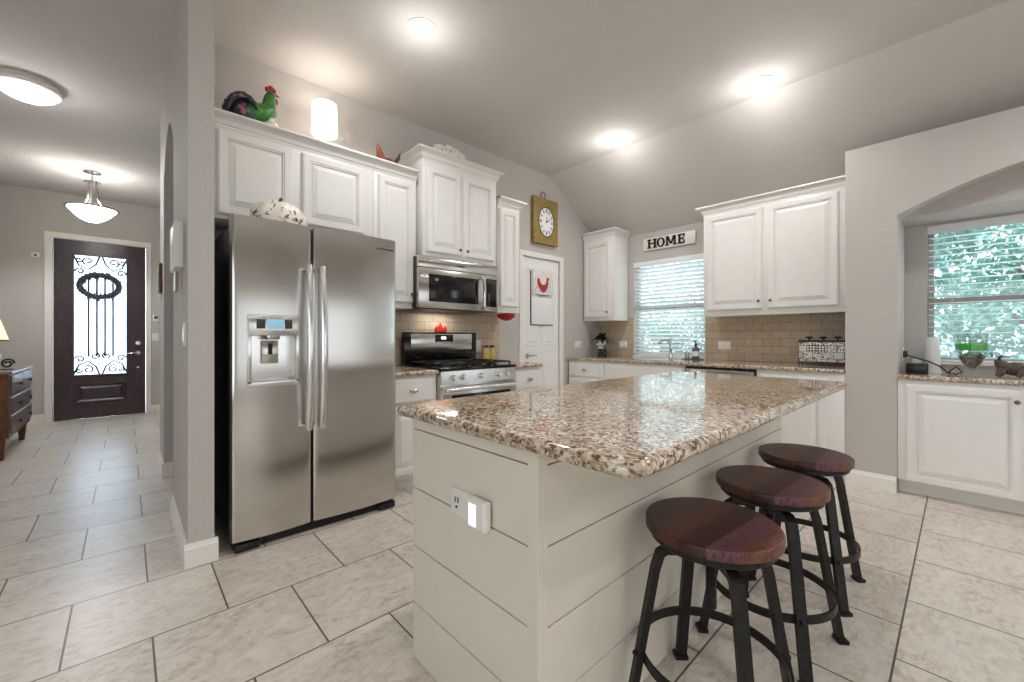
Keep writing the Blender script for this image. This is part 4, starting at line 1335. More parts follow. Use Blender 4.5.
b = new(); tube(b, [(CX - 0.03 + 0.038 * math.cos(2 * PI * k / 20), W1 - 0.03, CZ + 0.322 + 0.038 * math.sin(2 * PI * k / 20)) for k in range(20)], 0.005, 8, closed=True)
t.part('hanging_ring', b, 'dark_bronze', fr)

# HOME sign
t = Thing('home_sign', 'white HOME sign with black letters above the sink window', 'sign', (W2, 2.38, 2.30))
b = new(); box(b, W2 - 0.03, W2 - 0.001, 2.06, 2.707, 2.228, 2.375, 0.003)
bd = t.part('board', b, 'trim')
def letter(shapes):
    b = new()
    for s in shapes:
        ring_loft(b, [[(W2 - 0.03 - d, p[0], p[1]) for p in s] for d in (0.0, 0.010)])
    return b
def rct(y0, y1, z0, z1): return [(y0, z0), (y1, z0), (y1, z1), (y0, z1)]
LZ0, LZ1 = 2.246, 2.358
H = LZ1 - LZ0
def L_H(c):   # c: centre y; +y is left in view
    w = 0.05
    s = []
    for e in (-1, 1):
        y = c + e * (w - 0.012)
        s.append(rct(y - 0.013, y + 0.013, LZ0, LZ1))
        for z in (LZ0, LZ1 - 0.016): s.append(rct(y - 0.024, y + 0.024, z, z + 0.016))
    s.append(rct(c - w + 0.02, c + w - 0.02, LZ0 + H * 0.45, LZ0 + H * 0.58))
    return s
def L_E(c):
    w = 0.042
    y1 = c + w
    s = [rct(y1 - 0.034, y1 - 0.008, LZ0, LZ1), rct(c - w, y1, LZ0, LZ0 + 0.017), rct(c - w, y1, LZ1 - 0.017, LZ1), rct(c - w + 0.018, y1 - 0.02, LZ0 + H * 0.44, LZ0 + H * 0.58)]
    s += [rct(c - w, c - w + 0.013, LZ0, LZ0 + 0.038), rct(c - w, c - w + 0.013, LZ1 - 0.036, LZ1), rct(c - w + 0.016, c - w + 0.026, LZ0 + H * 0.34, LZ0 + H * 0.68)]
    return s
def L_M(c):
    w = 0.062
    s = []
    for e in (-1, 1):
        y = c + e * (w - 0.014)
        s.append(rct(y - 0.011, y + 0.011, LZ0, LZ1))
        s.append(rct(y - 0.021, y + 0.021, LZ0, LZ0 + 0.015))
        s.append(rct(y - 0.014, y + 0.014, LZ1 - 0.015, LZ1))
        q = [(c + e * (w - 0.008), LZ1), (c + e * (w - 0.034), LZ1), (c - e * 0.006, LZ0 + 0.018), (c + e * 0.012, LZ0 + 0.018)]
        s.append(q)
    return s
for c, fn in ((2.587, L_H), (2.473, None), (2.345, L_M), (2.22, L_E)):
    if fn: b = letter(fn(c))
    else:
        b = new()
        n = 32
        vs = []
        for i in range(n):
            a = 2 * PI * i / n
            vs.append([b.verts.new((W2 - 0.03 - d, c + ry * math.cos(a), (LZ0 + LZ1) / 2 + rz * math.sin(a))) for (ry, rz, d) in ((0.052, 0.058, 0), (0.052, 0.058, 0.010), (0.027, 0.042, 0.010), (0.027, 0.042, 0))])
        for i in range(n):
            j = (i + 1) % n
            for k in range(4): b.faces.new((vs[i][k], vs[j][k], vs[j][(k + 1) % 4], vs[i][(k + 1) % 4]))
    t.part('letter', b, 'black', bd, smooth=0)

# calendar on pantry door
yd = W1 + 0.012
t = Thing('wall_calendar', 'wall calendar with a red rooster picture hanging on the pantry door', 'calendar', (3.66, yd, 1.30))
b = new(); box(b, 3.475, 3.855, yd - 0.022, yd - 0.010, 1.30, 1.62, 0.002)
bd = t.part('page_block', b, 'paper')
b = new(); box(b, 3.495, 3.85, yd - 0.020, yd - 0.012, 1.622, 1.945, 0.002)
art = t.part('picture', b, 'rooster_art', bd)
b = new()
mpc = lambda x, z: (x, z)
body = [(3.60, 1.74), (3.635, 1.70), (3.68, 1.68), (3.72, 1.70), (3.75, 1.74), (3.765, 1.79), (3.765, 1.83), (3.78, 1.85), (3.765, 1.87), (3.735, 1.865), (3.73, 1.82), (3.715, 1.785), (3.67, 1.775), (3.63, 1.80), (3.61, 1.85), (3.585, 1.855), (3.57, 1.82), (3.575, 1.78)]
prism(b, body, 'y', yd - 0.021, yd - 0.0195)
t.part('rooster_motif', b, 'red', art)
b = new(); box(b, 3.54, 3.80, yd - 0.021, yd - 0.0195, 1.645, 1.655); box(b, 3.60, 3.74, yd - 0.021, yd - 0.0195, 1.632, 1.638)
t.part('caption_strip', b, 'dark_slot', art)
b = new()
for k in range(6): box(b, 3.49, 3.845, yd - 0.0228, yd - 0.0218, 1.33 + k * 0.045, 1.3315 + k * 0.045)
for k in range(8): box(b, 3.49 + k * 0.0507, 3.4915 + k * 0.0507, yd - 0.0228, yd - 0.0218, 1.33, 1.557)
t.part('date_grid', b, 'rooster_art', bd)
b = new(); box(b, 3.462, 3.474, yd - 0.02, yd, 1.305, 1.93, 0.002); box(b, 3.462, 3.85, yd - 0.02, yd, 1.29, 1.302, 0.002)
t.part('backing_edge', b, 'dark_bronze', bd)

# ------------------------------------------------------------------ window blinds
def blind(label, y0, y1, z0, z1, tilt, pitch=0.048):
    t = Thing('window_blind', label, 'blind', (W2 + 0.03, (y0 + y1) / 2, z0), 'white window blinds')
    b = new(); box(b, W2 - 0.012, W2 + 0.006, y0 + 0.002, y1 - 0.002, z1 - 0.068, z1 - 0.002, 0.006)
    t.part('valance', b, 'blind')
    b = new()
    z = z0 + 0.045
    n = 0
    cx = W2 + 0.03
    hw = 0.024
    while z < z1 - 0.07:
        dx, dz = hw * math.cos(tilt), hw * math.sin(tilt)
        ring_loft(b, [[(cx - dx, y, z - dz), (cx + dx, y, z + dz), (cx + dx, y, z + dz + 0.003), (cx - dx, y, z - dz + 0.003)] for y in (y0 + 0.008, y1 - 0.008)])
        z += pitch; n += 1
    t.part('slats', b, 'blind', smooth=0)
    b = new(); box(b, cx - 0.024, cx + 0.024, y0 + 0.008, y1 - 0.008, z0 + 0.008, z0 + 0.024, 0.003)
    t.part('bottom_rail', b, 'blind')
    k = max(2, int(round((y1 - y0) / 0.42)))
    for i in range(k):
        y = y0 + 0.14 + (y1 - y0 - 0.28) * i / (k - 1)
        b = new()
        for s in (-1, 1): cyl(b, (cx + s * 0.026, y, z0 + 0.02), (cx + s * 0.026, y, z1 - 0.05), 0.0014, n=6)
        t.part('ladder_cord', b, 'blind')
blind('white horizontal slat blind over the sink window', *KW, R(-36))
blind('white horizontal slat blind in the nook window', *NW, R(-3))

# ------------------------------------------------------------------ sink counter things
t = Thing('faucet', 'chrome kitchen faucet at the sink window', 'faucet', (4.66, 2.30, ZC))
b = new(); lathe(b, (4.66, 2.30, ZC), [(0.03, 0), (0.03, 0.01), (0.022, 0.016), (0.02, 0.13), (0.016, 0.14)], 22)
bd = t.part('body', b, 'chrome')
b = new(); tube(b, [(4.66, 2.30, ZC + 0.12), (4.655, 2.305, ZC + 0.19), (4.62, 2.33, ZC + 0.225), (4.57, 2.36, ZC + 0.215), (4.54, 2.38, ZC + 0.18)], [0.015, 0.014, 0.013, 0.014, 0.018], 14)
t.part('spout', b, 'chrome', bd)
b = new(); tube(b, [(4.66, 2.30, ZC + 0.14), (4.665, 2.30, ZC + 0.17), (4.68, 2.31, ZC + 0.27)], [0.013, 0.010, 0.007], 12)
t.part('lever', b, 'chrome', bd)
t = Thing('kitchen_sink', 'stainless sink set into the counter under the window', 'sink', (4.42, 2.32, ZC))
b = new()
ring_loft(b, [[(p[0], p[1], z) for p in rrect(4.24 + o, 4.58 - o, 2.0 + o, 2.68 - o, (0.05,) * 4)] for o, z in ((0.0, ZC + 0.001), (0.0, ZC + 0.003), (0.012, ZC + 0.003), (0.012, ZC + 0.0015))])
t.part('rim', b, 'steel')

t = Thing('soap_dispenser', 'grey bottle with a dark pump beside the sink', 'soap dispenser', (4.66, 2.01, ZC))
b = new(); lathe(b, (4.66, 2.01, ZC + 0.012), [(0.036, 0), (0.038, 0.006), (0.038, 0.10), (0.032, 0.122), (0.014, 0.135), (0.014, 0.148)], 26)
bd = t.part('bottle', b, 'slate')
b = new(); lathe(b, (4.66, 2.01, ZC + 0.012), [(0.016, 0.146), (0.016, 0.164), (0.006, 0.168), (0.006, 0.195), (0.012, 0.198), (0.012, 0.206)], 16)
tube(b, [(4.66, 2.01, ZC + 0.21), (4.62, 2.025, ZC + 0.208)], 0.005, 8)
t.part('pump', b, 'black', bd)
b = new(); lathe(b, (4.66, 2.01, ZC + 0.012), [(0.0385, 0.03), (0.0385, 0.085)], 26, cap=False)
t.part('label_band', b, 'plate_white', bd)
b = new(); slab(b, 4.60, 4.72, 1.94, 2.15, ZC, ZC + 0.012, (0.02,) * 4, 0.005)
o = obj('soap_tray', b, 'dark_bronze', None, (4.66, 2.04, ZC)); tag(o, 'small dark tray under the soap bottle', 'tray')
b = new(); lathe(b, (4.66, 2.105, ZC + 0.012), [(0.024, 0), (0.027, 0.07), (0.025, 0.07), (0.022, 0.004)], 20)
o = obj('tumbler', b, 'nickel', None, (4.66, 2.105, ZC)); tag(o, 'small grey cup left of the soap bottle', 'cup')

# potted plant
t = Thing('potted_plant', 'dark leafy plant in a white footed pot in the counter corner', 'plant', (4.60, 3.235, ZC))
P = (4.60, 3.235, ZC)
b = new(); lathe(b, P, [(0.04, 0.10), (0.045, 0.105), (0.03, 0.12), (0.028, 0.13), (0.06, 0.15), (0.074, 0.20), (0.078, 0.215), (0.07, 0.215), (0.06, 0.19)], 28)
pt = t.part('pot', b, 'ceramic')
b = new()
rnd = random.Random(3)
def leafblade(bm, p, d, L, wd, droop=0.5):
    p = Vector(p); d = Vector(d).normalized()
    side = d.cross(Vector((0, 0, 1)))
    if side.length < 1e-3: side = Vector((1, 0, 0))
    side.normalize()
    prev = None
    for k in range(6):
        u = k / 5
        c = p + d * L * u + Vector((0, 0, -droop * L * u * u * 0.5))
        ww = wd * math.sin(PI * min(1, u * 0.92 + 0.08)) 
        a, e = bm.verts.new(c + side * ww), bm.verts.new(c - side * ww)
        if prev: bm.faces.new((prev[0], prev[1], e, a))
        prev = (a, e)
for k in range(80):
    a = rnd.uniform(0, 2 * PI); el = rnd.uniform(0.2, 1.45)
    leafblade(b, (P[0] + 0.03 * math.cos(a), P[1] + 0.03 * math.sin(a), ZC + 0.205), (math.cos(a) * math.cos(el), math.sin(a) * math.cos(el), math.sin(el)), rnd.uniform(0.15, 0.23) * (0.62 if math.sin(a) > 0.35 or math.cos(a) > 0.5 else 1), rnd.uniform(0.016, 0.026), 0.9)
t.part('foliage', b, 'green_leaf', normals=False)
t = Thing('leafy_figurine', 'small pale green leafy ornament below the potted plant', 'decoration', (4.60, 3.22, ZC))
b = new(); lathe(b, (4.61, 3.22, ZC), [(0.05, 0), (0.055, 0.01), (0.05, 0.09), (0.04, 0.1)], 20)
bd = t.part('stand', b, 'green_leaf')
b = new()
for k in range(60):
    a = rnd.uniform(PI * 0.6, PI * 1.9); z = rnd.uniform(0.005, 0.09)
    leafblade(b, (4.61 + 0.05 * math.cos(a), 3.22 + 0.05 * math.sin(a), ZC + z), (math.cos(a), math.sin(a), 0.5), rnd.uniform(0.025, 0.045), 0.012, 1.0)
t.part('leaves', b, 'pale_leaf', bd, normals=False)

# patterned container
t = Thing('canister_box', 'black and white patchwork container with three black knobs at the counter end', 'container', (4.60, 0.83, ZC))
b = new(); slab(b, 4.53, 4.68, 0.665, 1.015, ZC + 0.03, ZC + 0.212, (0.03,) * 4, 0.012)
bd = t.part('body', b, 'bw')
b = new(); slab(b, 4.525, 4.685, 0.66, 1.02, ZC + 0.213, ZC + 0.227, (0.03,) * 4, 0.005)
ld = t.part('lid', b, 'black')
for y in (0.735, 0.84, 0.945):
    b = new(); lathe(b, (4.60, y, ZC + 0.226), [(0.008, 0), (0.007, 0.014), (0.026, 0.022), (0.028, 0.030), (0.02, 0.034)], 18)
    t.part('knob', b, 'black', ld)
b = new()
for y in (0.67, 1.01):
    for x in (4.54, 4.67): cyl(b, (x, y, ZC), (x, y, ZC + 0.06), 0.004, n=8)
tube(b, [(4.54, 0.67, ZC + 0.028), (4.67, 0.67, ZC + 0.028), (4.67, 1.01, ZC + 0.028), (4.54, 1.01, ZC + 0.028)], 0.004, 8, closed=True)
t.part('wire_stand', b, 'black')

# outlets and switches
def plate_x(label, y, z, w=0.075, h=0.115, x=W2 - 0.008, cat='outlet'):
    t = Thing('wall_outlet' if cat == 'outlet' else 'switch_plate', label, cat, (x, y, z))
    b = new(); box(b, x - 0.006, x, y - w / 2, y + w / 2, z - h / 2, z + h / 2, 0.002)
    p = t.part('plate', b, 'plate_white')
    n = max(1, int(round(w / 0.06)))
    for k in range(n):
        yy = y - w / 2 + w * (k + 0.5) / n
        b = new(); box(b, x - 0.0075, x - 0.005, yy - 0.016, yy + 0.016, z - 0.033, z + 0.033, 0.001)
        t.part('insert', b, 'ceramic', p)
plate_x('white outlet plate on the tile right of the potted plant', 3.01, 1.055, 0.12, 0.085)
plate_x('white outlet plate on the tile right of the sink window', 1.75, 1.06, 0.13, 0.09)
def plate_y(label, x, z, w=0.075, h=0.115, y=W1, cat='outlet'):
    t = Thing('wall_outlet' if cat == 'outlet' else 'switch_plate', label, cat, (x, y, z))
    b = new(); box(b, x - w / 2, x + w / 2, y - 0.006, y, z - h / 2, z + h / 2, 0.002)
    p = t.part('plate', b, 'plate_white')
    b = new(); box(b, x - w / 4, x + w / 4, y - 0.0075, y - 0.005, z - h * 0.3, z + h * 0.3, 0.001)
    t.part('insert', b, 'ceramic', p)
plate_y('white switch plate on the wall beside the pantry door', 4.36, 1.055, 0.14, 0.085, cat='switch')
plate_y('white outlet plate on tile beside the yellow bottles', 2.66, 1.06, 0.11, 0.12, W1 - 0.008)

# bottles right of the range
for x, lab in ((2.70, 'yellow oil jar behind the range, left of the pair'), (2.775, 'yellow oil jar behind the range, right of the pair')):
    t = Thing('oil_jar', lab, 'jar', (x, 3.30, ZC), 'yellow jars beside the range')
    b = new(); lathe(b, (x, 3.30, ZC), [(0.034, 0), (0.036, 0.006), (0.036, 0.115), (0.028, 0.135), (0.022, 0.145)], 22)
    p = t.part('jar', b, 'oil')
    b = new(); lathe(b, (x, 3.30, ZC), [(0.024, 0.143), (0.024, 0.168), (0.02, 0.172)], 18)
    t.part('lid', b, 'dark_bronze', p)
# red ornaments
t = Thing('red_ornament', 'small red ornament standing on top of the range backguard', 'decoration', (2.14, 3.355, 1.195))
b = new()
lathe(b, (2.18, 3.35, 1.195), [(0.034, 0), (0.038, 0.015), (0.030, 0.045), (0.016, 0.07), (0.004, 0.092)], 18, sy=0.5)
bd = t.part('body', b, 'red')
b = new()
for dx in (-0.04, 0.05): lathe(b, (2.18 + dx, 3.35, 1.195), [(0.02, 0), (0.026, 0.02), (0.015, 0.045), (0.003, 0.065)], 12, sy=0.6)
t.part('side_petals', b, 'red', bd)
t = Thing('red_bowl', 'red bowl-shaped ornament under the narrow cabinet by the pantry door', 'decoration', (2.85, 3.2, 1.30))
b = new(); lathe(b, (2.885, 3.20, 1.318), [(0.02, 0.0), (0.05, 0.008), (0.085, 0.035), (0.098, 0.066), (0.094, 0.066), (0.078, 0.038), (0.04, 0.014)], 28)
bd = t.part('bowl', b, 'red')
b = new(); lathe(b, (2.885, 3.20, 1.318), [(0.012, 0.05), (0.012, 0.073)], 12)
b2 = None
t.part('mount', b, 'nickel', bd)

# ------------------------------------------------------------------ nook things
ZN = 0.874
t = Thing('black_adapter_box', 'black box device at the left end of the nook counter', 'device', (4.42, 0.235, ZN))
b = new(); box(b, 4.38, 4.50, 0.165, 0.285, ZN, ZN + 0.075, 0.008)
bd = t.part('case', b, 'black')
b = new(); tube(b, [(4.52, 0.312, 1.02), (4.50, 0.285, 1.01), (4.47, 0.24, 0.99), (4.44, 0.16, 0.965), (4.42, 0.10, 0.93), (4.41, 0.06, 0.885), (4.40, 0.02, ZN + 0.006), (4.42, -0.01, ZN + 0.02), (4.43, 0.02, ZN + 0.06), (4.44, 0.05, ZN + 0.03), (4.45, 0.06, ZN + 0.006)], 0.005, 8)
t.part('cord', b, 'black', bd)
b = new(); box(b, 4.50, 4.55, 0.285, 0.314, 0.99, 1.04, 0.006)
t.part('plug', b, 'black', bd)
t = Thing('paper_roll', 'white paper towel roll at the left of the nook window', 'paper roll', (4.66, 0.15, ZN))
b = new(); lathe(b, (4.66, 0.15, ZN), [(0.055, 0), (0.055, 0.008)], 28)
t.part('base', b, 'ceramic')
b = new(); lathe(b, (4.66, 0.15, ZN), [(0.044, 0.008), (0.046, 0.012), (0.040, 0.27), (0.036, 0.274), (0.014, 0.274)], 30)
t.part('roll', b, 'paper')
t = Thing('goblet_vase', 'clear footed goblet with stones and bright green filling in the nook', 'vase', (4.38, -0.055, ZN))
G = (4.40, -0.055, ZN)
b = new(); lathe(b, G, [(0.06, 0), (0.058, 0.006), (0.018, 0.016), (0.014, 0.03), (0.024, 0.05), (0.050, 0.085), (0.074, 0.14), (0.088, 0.20), (0.096, 0.30), (0.094, 0.30), (0.085, 0.20), (0.071, 0.14), (0.047, 0.088), (0.016, 0.052)], 36, cap=False)
gb = t.part('glass', b, 'vase_glass')
b = new(); lathe(b, G, [(0.015, 0.054), (0.045, 0.09), (0.063, 0.13), (0.067, 0.140), (0.045, 0.148), (0.01, 0.146)], 28)
t.part('stones', b, 'stones')
b = new(); lathe(b, G, [(0.060, 0.182), (0.078, 0.188), (0.083, 0.222), (0.070, 0.232), (0.02, 0.226)], 28)
t.part('green_filling', b, 'green_jelly')
b = new()
for k in range(26):
    a = rnd.uniform(0, 2 * PI); r = 0.052 * math.sqrt(rnd.random())
    ell(b, (G[0] + r * math.cos(a), G[1] + r * math.sin(a), ZN + 0.15), (0.013, 0.011, 0.009), n=8, m=6)
t.part('top_stones', b, 'stones')
# dark figurine
t = Thing('animal_figurine', 'dark bronze crouching animal figurine at the right of the nook counter', 'figurine', (4.30, -0.235, ZN))
b = new()
tube(b, [(4.30, -0.30, ZN + 0.05), (4.30, -0.27, ZN + 0.065), (4.30, -0.235, ZN + 0.066), (4.30, -0.20, ZN + 0.075), (4.30, -0.18, ZN + 0.10), (4.29, -0.165, ZN + 0.12)], [0.03, 0.046, 0.046, 0.036, 0.03, 0.014], 14)
for (dx, dy) in ((-0.035, -0.19), (0.035, -0.19), (-0.04, -0.275), (0.04, -0.275)):
    tube(b, [(4.30 + dx * 0.6, dy, ZN + 0.06), (4.30 + dx, dy + 0.01, ZN + 0.03), (4.30 + dx, dy + 0.02, ZN + 0.012)], [0.024, 0.017, 0.014], 10)
bd = t.part('body', b, 'dark_bronze')
b = new()
for s in (-1, 1): tube(b, [(4.295, -0.175 , ZN + 0.118), (4.295 + s * 0.02, -0.178, ZN + 0.14), (4.295 + s * 0.03, -0.19, ZN + 0.15)], [0.01, 0.007, 0.003], 8)
t.part('ear', b, 'dark_bronze', bd)
b = new(); tube(b, [(4.30, -0.31, ZN + 0.05), (4.30, -0.345, ZN + 0.03), (4.28, -0.36, ZN + 0.012)], [0.018, 0.012, 0.008], 10)
t.part('tail', b, 'dark_bronze', bd)
b = new(); box(b, 4.50, 4.575, 0.309, 0.317, 0.955, 1.07, 0.002)
t = Thing('wall_outlet', 'white outlet on the side wall of the nook with a black plug', 'outlet', (4.54, 0.317, 1.01))
t.part('plate', b, 'plate_white')
b = new(); box(b, 4.66, 4.72, 0.215, 0.265, ZN, ZN + 0.10, 0.004)
o = obj('white_charger', b, 'plate_white', None, (4.69, 0.24, ZN)); tag(o, 'small white block between black device and paper roll', 'device')

# ------------------------------------------------------------------ hall things
xw = XH0
t = Thing('door_chime', 'grey chime box with metal tubes on the partition wall', 'door chime', (xw, 3.0, 1.46))
b = new(); box(b, xw - 0.042, xw - 0.001, 2.80, 3.10, 1.52, 1.765, 0.006)
bd = t.part('cover', b, 'plate_white')
b = new()
for y in (2.90, 2.96): cyl(b, (xw - 0.03, y, 1.40), (xw - 0.03, y, 1.505), 0.013, n=14)
t.part('chime_tube', b, 'nickel', bd)
t = Thing('light_switch', 'double light switch on the hall side of the partition', 'switch', (xw, 2.73, 1.17))
b = new(); box(b, xw - 0.007, xw, 2.675, 2.79, 1.105, 1.225, 0.002)
p = t.part('plate', b, 'plate_white')
for y in (2.71, 2.755):
    b = new(); box(b, xw - 0.011, xw - 0.006, y - 0.014, y + 0.014, 1.135, 1.198, 0.002)
    t.part('rocker', b, 'ceramic', p)
t = Thing('picture_frame', 'small brown frame hung on the far partition wall in the hall', 'picture', (xw, 4.72, 1.5))
b = new(); box(b, xw - 0.022, xw - 0.001, 4.62, 4.85, 1.53, 1.78, 0.006)
p = t.part('frame', b, 'brown_wood')
b = new(); box(b, xw - 0.024, xw - 0.021, 4.645, 4.825, 1.555, 1.755, 0.001)
t.part('picture', b, 'dark_bronze', p)
t = Thing('thermostat', 'white thermostat on the entry wall right of the front door', 'thermostat', (0.325, YF, 1.43))
b = new(); box(b, 0.292, 0.362, YF - 0.025, YF - 0.001, 1.38, 1.48, 0.006)
p = t.part('case', b, 'plate_white')
b = new(); box(b, 0.305, 0.35, YF - 0.027, YF - 0.024, 1.43, 1.465, 0.001)
t.part('screen', b, 'fridge_side', p)
plate_y('white switch plate on the entry wall below the thermostat', 0.325, 1.15, 0.09, 0.12, YF, 'switch')
t = Thing('motion_sensor', 'small white sensor high on the entry wall left of the door', 'sensor', (-0.885, YF, 2.24))
b = new(); box(b, -0.925, -0.845, YF - 0.035, YF - 0.001, 2.205, 2.275, 0.01)
p = t.part('case', b, 'plate_white')
b = new(); lathe_axis(b, (-0.885, YF - 0.034, 2.235), (0, -1, -0.2), [(0.016, 0), (0.014, 0.006), (0.006, 0.010)], 14)
t.part('lens', b, 'fridge_side', p)
# wreath
t = Thing('wreath', 'oval dark twig wreath hanging on the front door glass', 'wreath', (-0.28, YF - 0.02, 1.94))
b = new()
rw = random.Random(11)
cx, cz = -0.28, 1.875
tube(b, [(cx + 0.20 * math.cos(2 * PI * k / 40), YF - 0.035, cz + 0.155 * math.sin(2 * PI * k / 40)) for k in range(40)], 0.034, 8, closed=True, sx=1.0, sy=1.0)
rg = t.part('ring', b, 'twig')
b = new()
for k in range(620):
    a = rw.uniform(0, 2 * PI)
    p = Vector((cx + 0.20 * math.cos(a), YF - 0.035, cz + 0.155 * math.sin(a)))
    d = Vector((rw.gauss(0, 1), rw.gauss(0, 0.35) - 0.2, rw.gauss(0, 1))).normalized()
    p = p + d * 0.01
    L = rw.uniform(0.04, 0.085)
    leafblade(b, p, d, L, 0.008, 0.2)
t.part('twigs', b, 'twig', rg, normals=False)
# dresser
DX0, DX1, DY0, DY1 = -1.235, -0.80, 6.03, 7.20
t = Thing('dresser', 'brown wooden dresser with six dark knobs against the hall wall', 'dresser', (-1.03, 6.6, 0))
b = new(); box(b, DX0, DX1 - 0.02, DY0, DY1, 0.22, 0.80, 0.004)
bd = t.part('body', b, 'dresser_wood')
b = new(); slab(b, DX0 - 0.005, DX1 + 0.02, DY0 - 0.02, DY1 + 0.02, 0.80, 0.825, (0.01,) * 4, 0.006)
t.part('top', b, 'dresser_front')
for (x, y) in ((DX1 - 0.06, DY0 + 0.04), (DX1 - 0.06, DY1 - 0.04), (DX0 + 0.04, DY0 + 0.04), (DX0 + 0.04, DY1 - 0.04)):
    b = new(); ring_loft(b, [[(x + sx * r, y + sy * r, z) for sx, sy in ((-1, -1), (1, -1), (1, 1), (-1, 1))] for r, z in ((0.02, 0), (0.032, 0.16), (0.036, 0.24))])
    t.part('leg', b, 'dresser_wood')
b = new(); box(b, DX1 - 0.02, DX1 - 0.005, DY0, DY1, 0.20, 0.80)
t.part('face_frame', b, 'dresser_wood')
def drawer(y0, y1, z0, z1, ks):
    b = new(); slab_front(b, facing('+x', DX1 - 0.006), y0, y1, z0, z1, 0.018)
    d = t.part('drawer', b, 'dresser_front')
    for y in ks:
        b = new(); lathe_axis(b, (DX1 + 0.012, y, (z0 + z1) / 2), (1, 0, 0), [(0.008, 0), (0.007, 0.012), (0.02, 0.018), (0.018, 0.03), (0.006, 0.034)], 14)
        t.part('knob', b, 'black', d)
ym = (DY0 + DY1) / 2
drawer(DY0 + 0.04, ym - 0.015, 0.60, 0.785, [DY0 + 0.31])
drawer(ym + 0.015, DY1 - 0.04, 0.60, 0.785, [DY1 - 0.31])
drawer(DY0 + 0.04, DY1 - 0.04, 0.425, 0.58, [DY0 + 0.31, DY1 - 0.31])
drawer(DY0 + 0.04, DY1 - 0.04, 0.245, 0.405, [DY0 + 0.31, DY1 - 0.31])
t = Thing('table_lamp', 'table lamp with cream shade on the hall dresser', 'lamp', (-0.98, 6.35, 0.825))
LP = (-0.98, 6.35, 0.825)
b = new(); lathe(b, LP, [(0.07, 0), (0.075, 0.012), (0.05, 0.03), (0.085, 0.09), (0.09, 0.15), (0.05, 0.20), (0.02, 0.225), (0.012, 0.28)], 28)
t.part('base', b, 'ceramic')
b = new(); lathe(b, LP, [(0.135, 0.29), (0.078, 0.50)], 40, cap=False)
bmesh.ops.solidify(b, geom=b.faces[:], thickness=0.002)
sh = t.part('lamp_shade', b, 'lamp_shade')
b = new(); lathe(b, LP, [(0.137, 0.285), (0.137, 0.30), (0.134, 0.30), (0.134, 0.285)], 40, cap=False)
t.part('shade_trim', b, 'clock_gold', sh)
light('POINT', 'dresser_lamp_bulb', (LP[0], LP[1], LP[2] + 0.38), 0.8, (1, 0.82, 0.6), 0.03)
t = Thing('scroll_ornament', 'small black scroll-shaped ornament beside the lamp on the dresser', 'decoration', (-0.86, 6.5, 0.825))
b = new(); box(b, -0.91, -0.83, 6.44, 6.47, 0.825, 0.835, 0.003)
tube(b, [(-0.87 + 0.045 * (1 - k / 40) * math.cos(k * 0.32) , 6.455, 0.885 + 0.05 * (1 - k / 40) * math.sin(k * 0.32)) for k in range(30)], 0.009, 8)
t.part('scroll', b, 'black')

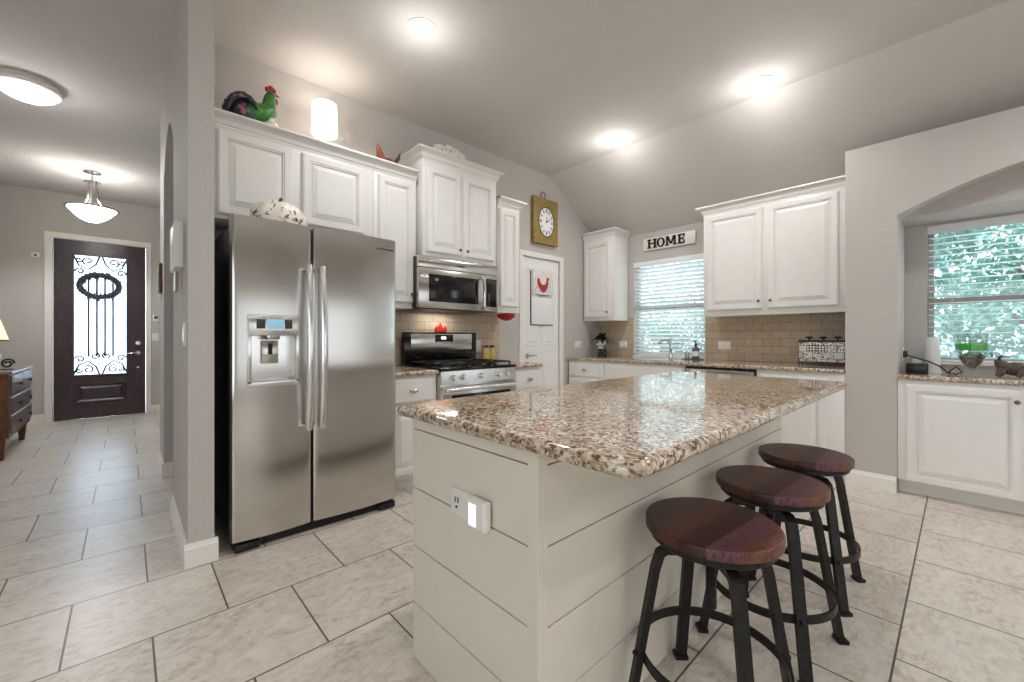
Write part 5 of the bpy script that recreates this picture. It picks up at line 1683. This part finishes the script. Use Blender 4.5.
# ------------------------------------------------------------------ outside
b = new(); box(b, W2 + 0.14, 22, -14, 12, -0.25, -0.15)  # added pale ground, throws light up onto nook soffit and blinds
o = obj('bounce_ground', b, 'bounce_ground'); tag(o, 'pale ground slab outside the kitchen windows, added to bounce light indoors', 'bounce_ground', kind='structure')
b = new(); box(b, -4, 4, YF + 0.14, 14, -0.12, -0.02)
o = obj('porch', b, 'porch'); tag(o, 'pale concrete porch beyond the front door', 'porch', kind='structure')
def tree(base, h, rx, label, mat, seed, n=7000, ls=0.05):
    rr = random.Random(seed)
    t = Thing('tree', label, 'tree', base, 'trees outside the windows')
    bx, by, bz = base
    b = new(); tube(b, [(bx, by, bz), (bx + 0.05, by, bz + h * 0.35), (bx - 0.04, by + 0.06, bz + h * 0.75)], [0.11, 0.08, 0.03], 10)
    for k in range(5):
        a = k * 1.3; tube(b, [(bx, by, bz + h * (0.3 + 0.08 * k)), (bx + 0.5 * rx * math.cos(a), by + 0.5 * rx * math.sin(a), bz + h * (0.45 + 0.08 * k))], [0.04, 0.015], 8)
    t.part('trunk', b, 'bark')
    b = new()
    cl = [(rr.uniform(-1, 1) * rx * 0.75, rr.uniform(-1, 1) * rx * 0.75, h * rr.uniform(0.12, 0.95)) for _ in range(34)]
    for k in range(n):
        c = rr.choice(cl)
        p = Vector((bx + c[0] + rr.gauss(0, 0.24), by + c[1] + rr.gauss(0, 0.24), bz + max(0.05, c[2] + rr.gauss(0, 0.2))))
        u = Vector((rr.gauss(0, 1), rr.gauss(0, 1), rr.gauss(0, 1))).normalized()
        v = u.orthogonal().normalized()
        s = ls * rr.uniform(0.6, 1.3)
        b.faces.new([b.verts.new(p + u * s), b.verts.new(p + v * s * 0.5), b.verts.new(p - u * s), b.verts.new(p - v * s * 0.5)])
    t.part('foliage', b, mat, smooth=0, normals=False)
tree((7.6, -0.7, -0.15), 3.4, 1.1, 'leafy tree outside the left of the nook window', 'leaf_a', 1)
tree((9.6, -3.6, -0.15), 4.2, 1.4, 'leafy tree outside toward the right of the nook window', 'leaf_b', 2)
tree((10.4, 1.1, -0.15), 3.4, 1.2, 'blue-green tree outside between the two windows', 'leaf_b', 3)
tree((9.0, 4.6, -0.15), 1.7, 1.2, 'low leafy tree outside the sink window', 'leaf_a', 4)

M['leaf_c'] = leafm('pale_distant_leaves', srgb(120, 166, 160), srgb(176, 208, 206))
rh = random.Random(5)
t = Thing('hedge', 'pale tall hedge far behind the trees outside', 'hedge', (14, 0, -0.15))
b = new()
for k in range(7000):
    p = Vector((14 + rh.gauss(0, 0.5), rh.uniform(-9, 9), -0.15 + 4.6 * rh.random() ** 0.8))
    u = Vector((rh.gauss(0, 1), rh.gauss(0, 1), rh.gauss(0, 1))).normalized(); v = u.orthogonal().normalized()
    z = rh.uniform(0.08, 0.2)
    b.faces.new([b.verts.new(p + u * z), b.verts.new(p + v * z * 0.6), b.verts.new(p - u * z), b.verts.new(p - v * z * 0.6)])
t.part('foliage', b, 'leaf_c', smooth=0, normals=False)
b = new()
for k in range(9): cyl(b, (14, -8 + 2 * k, -0.15), (14.1, -8 + 2 * k + 0.1, 2.4), 0.09, 0.04, 8)
t.part('stems', b, 'bark')
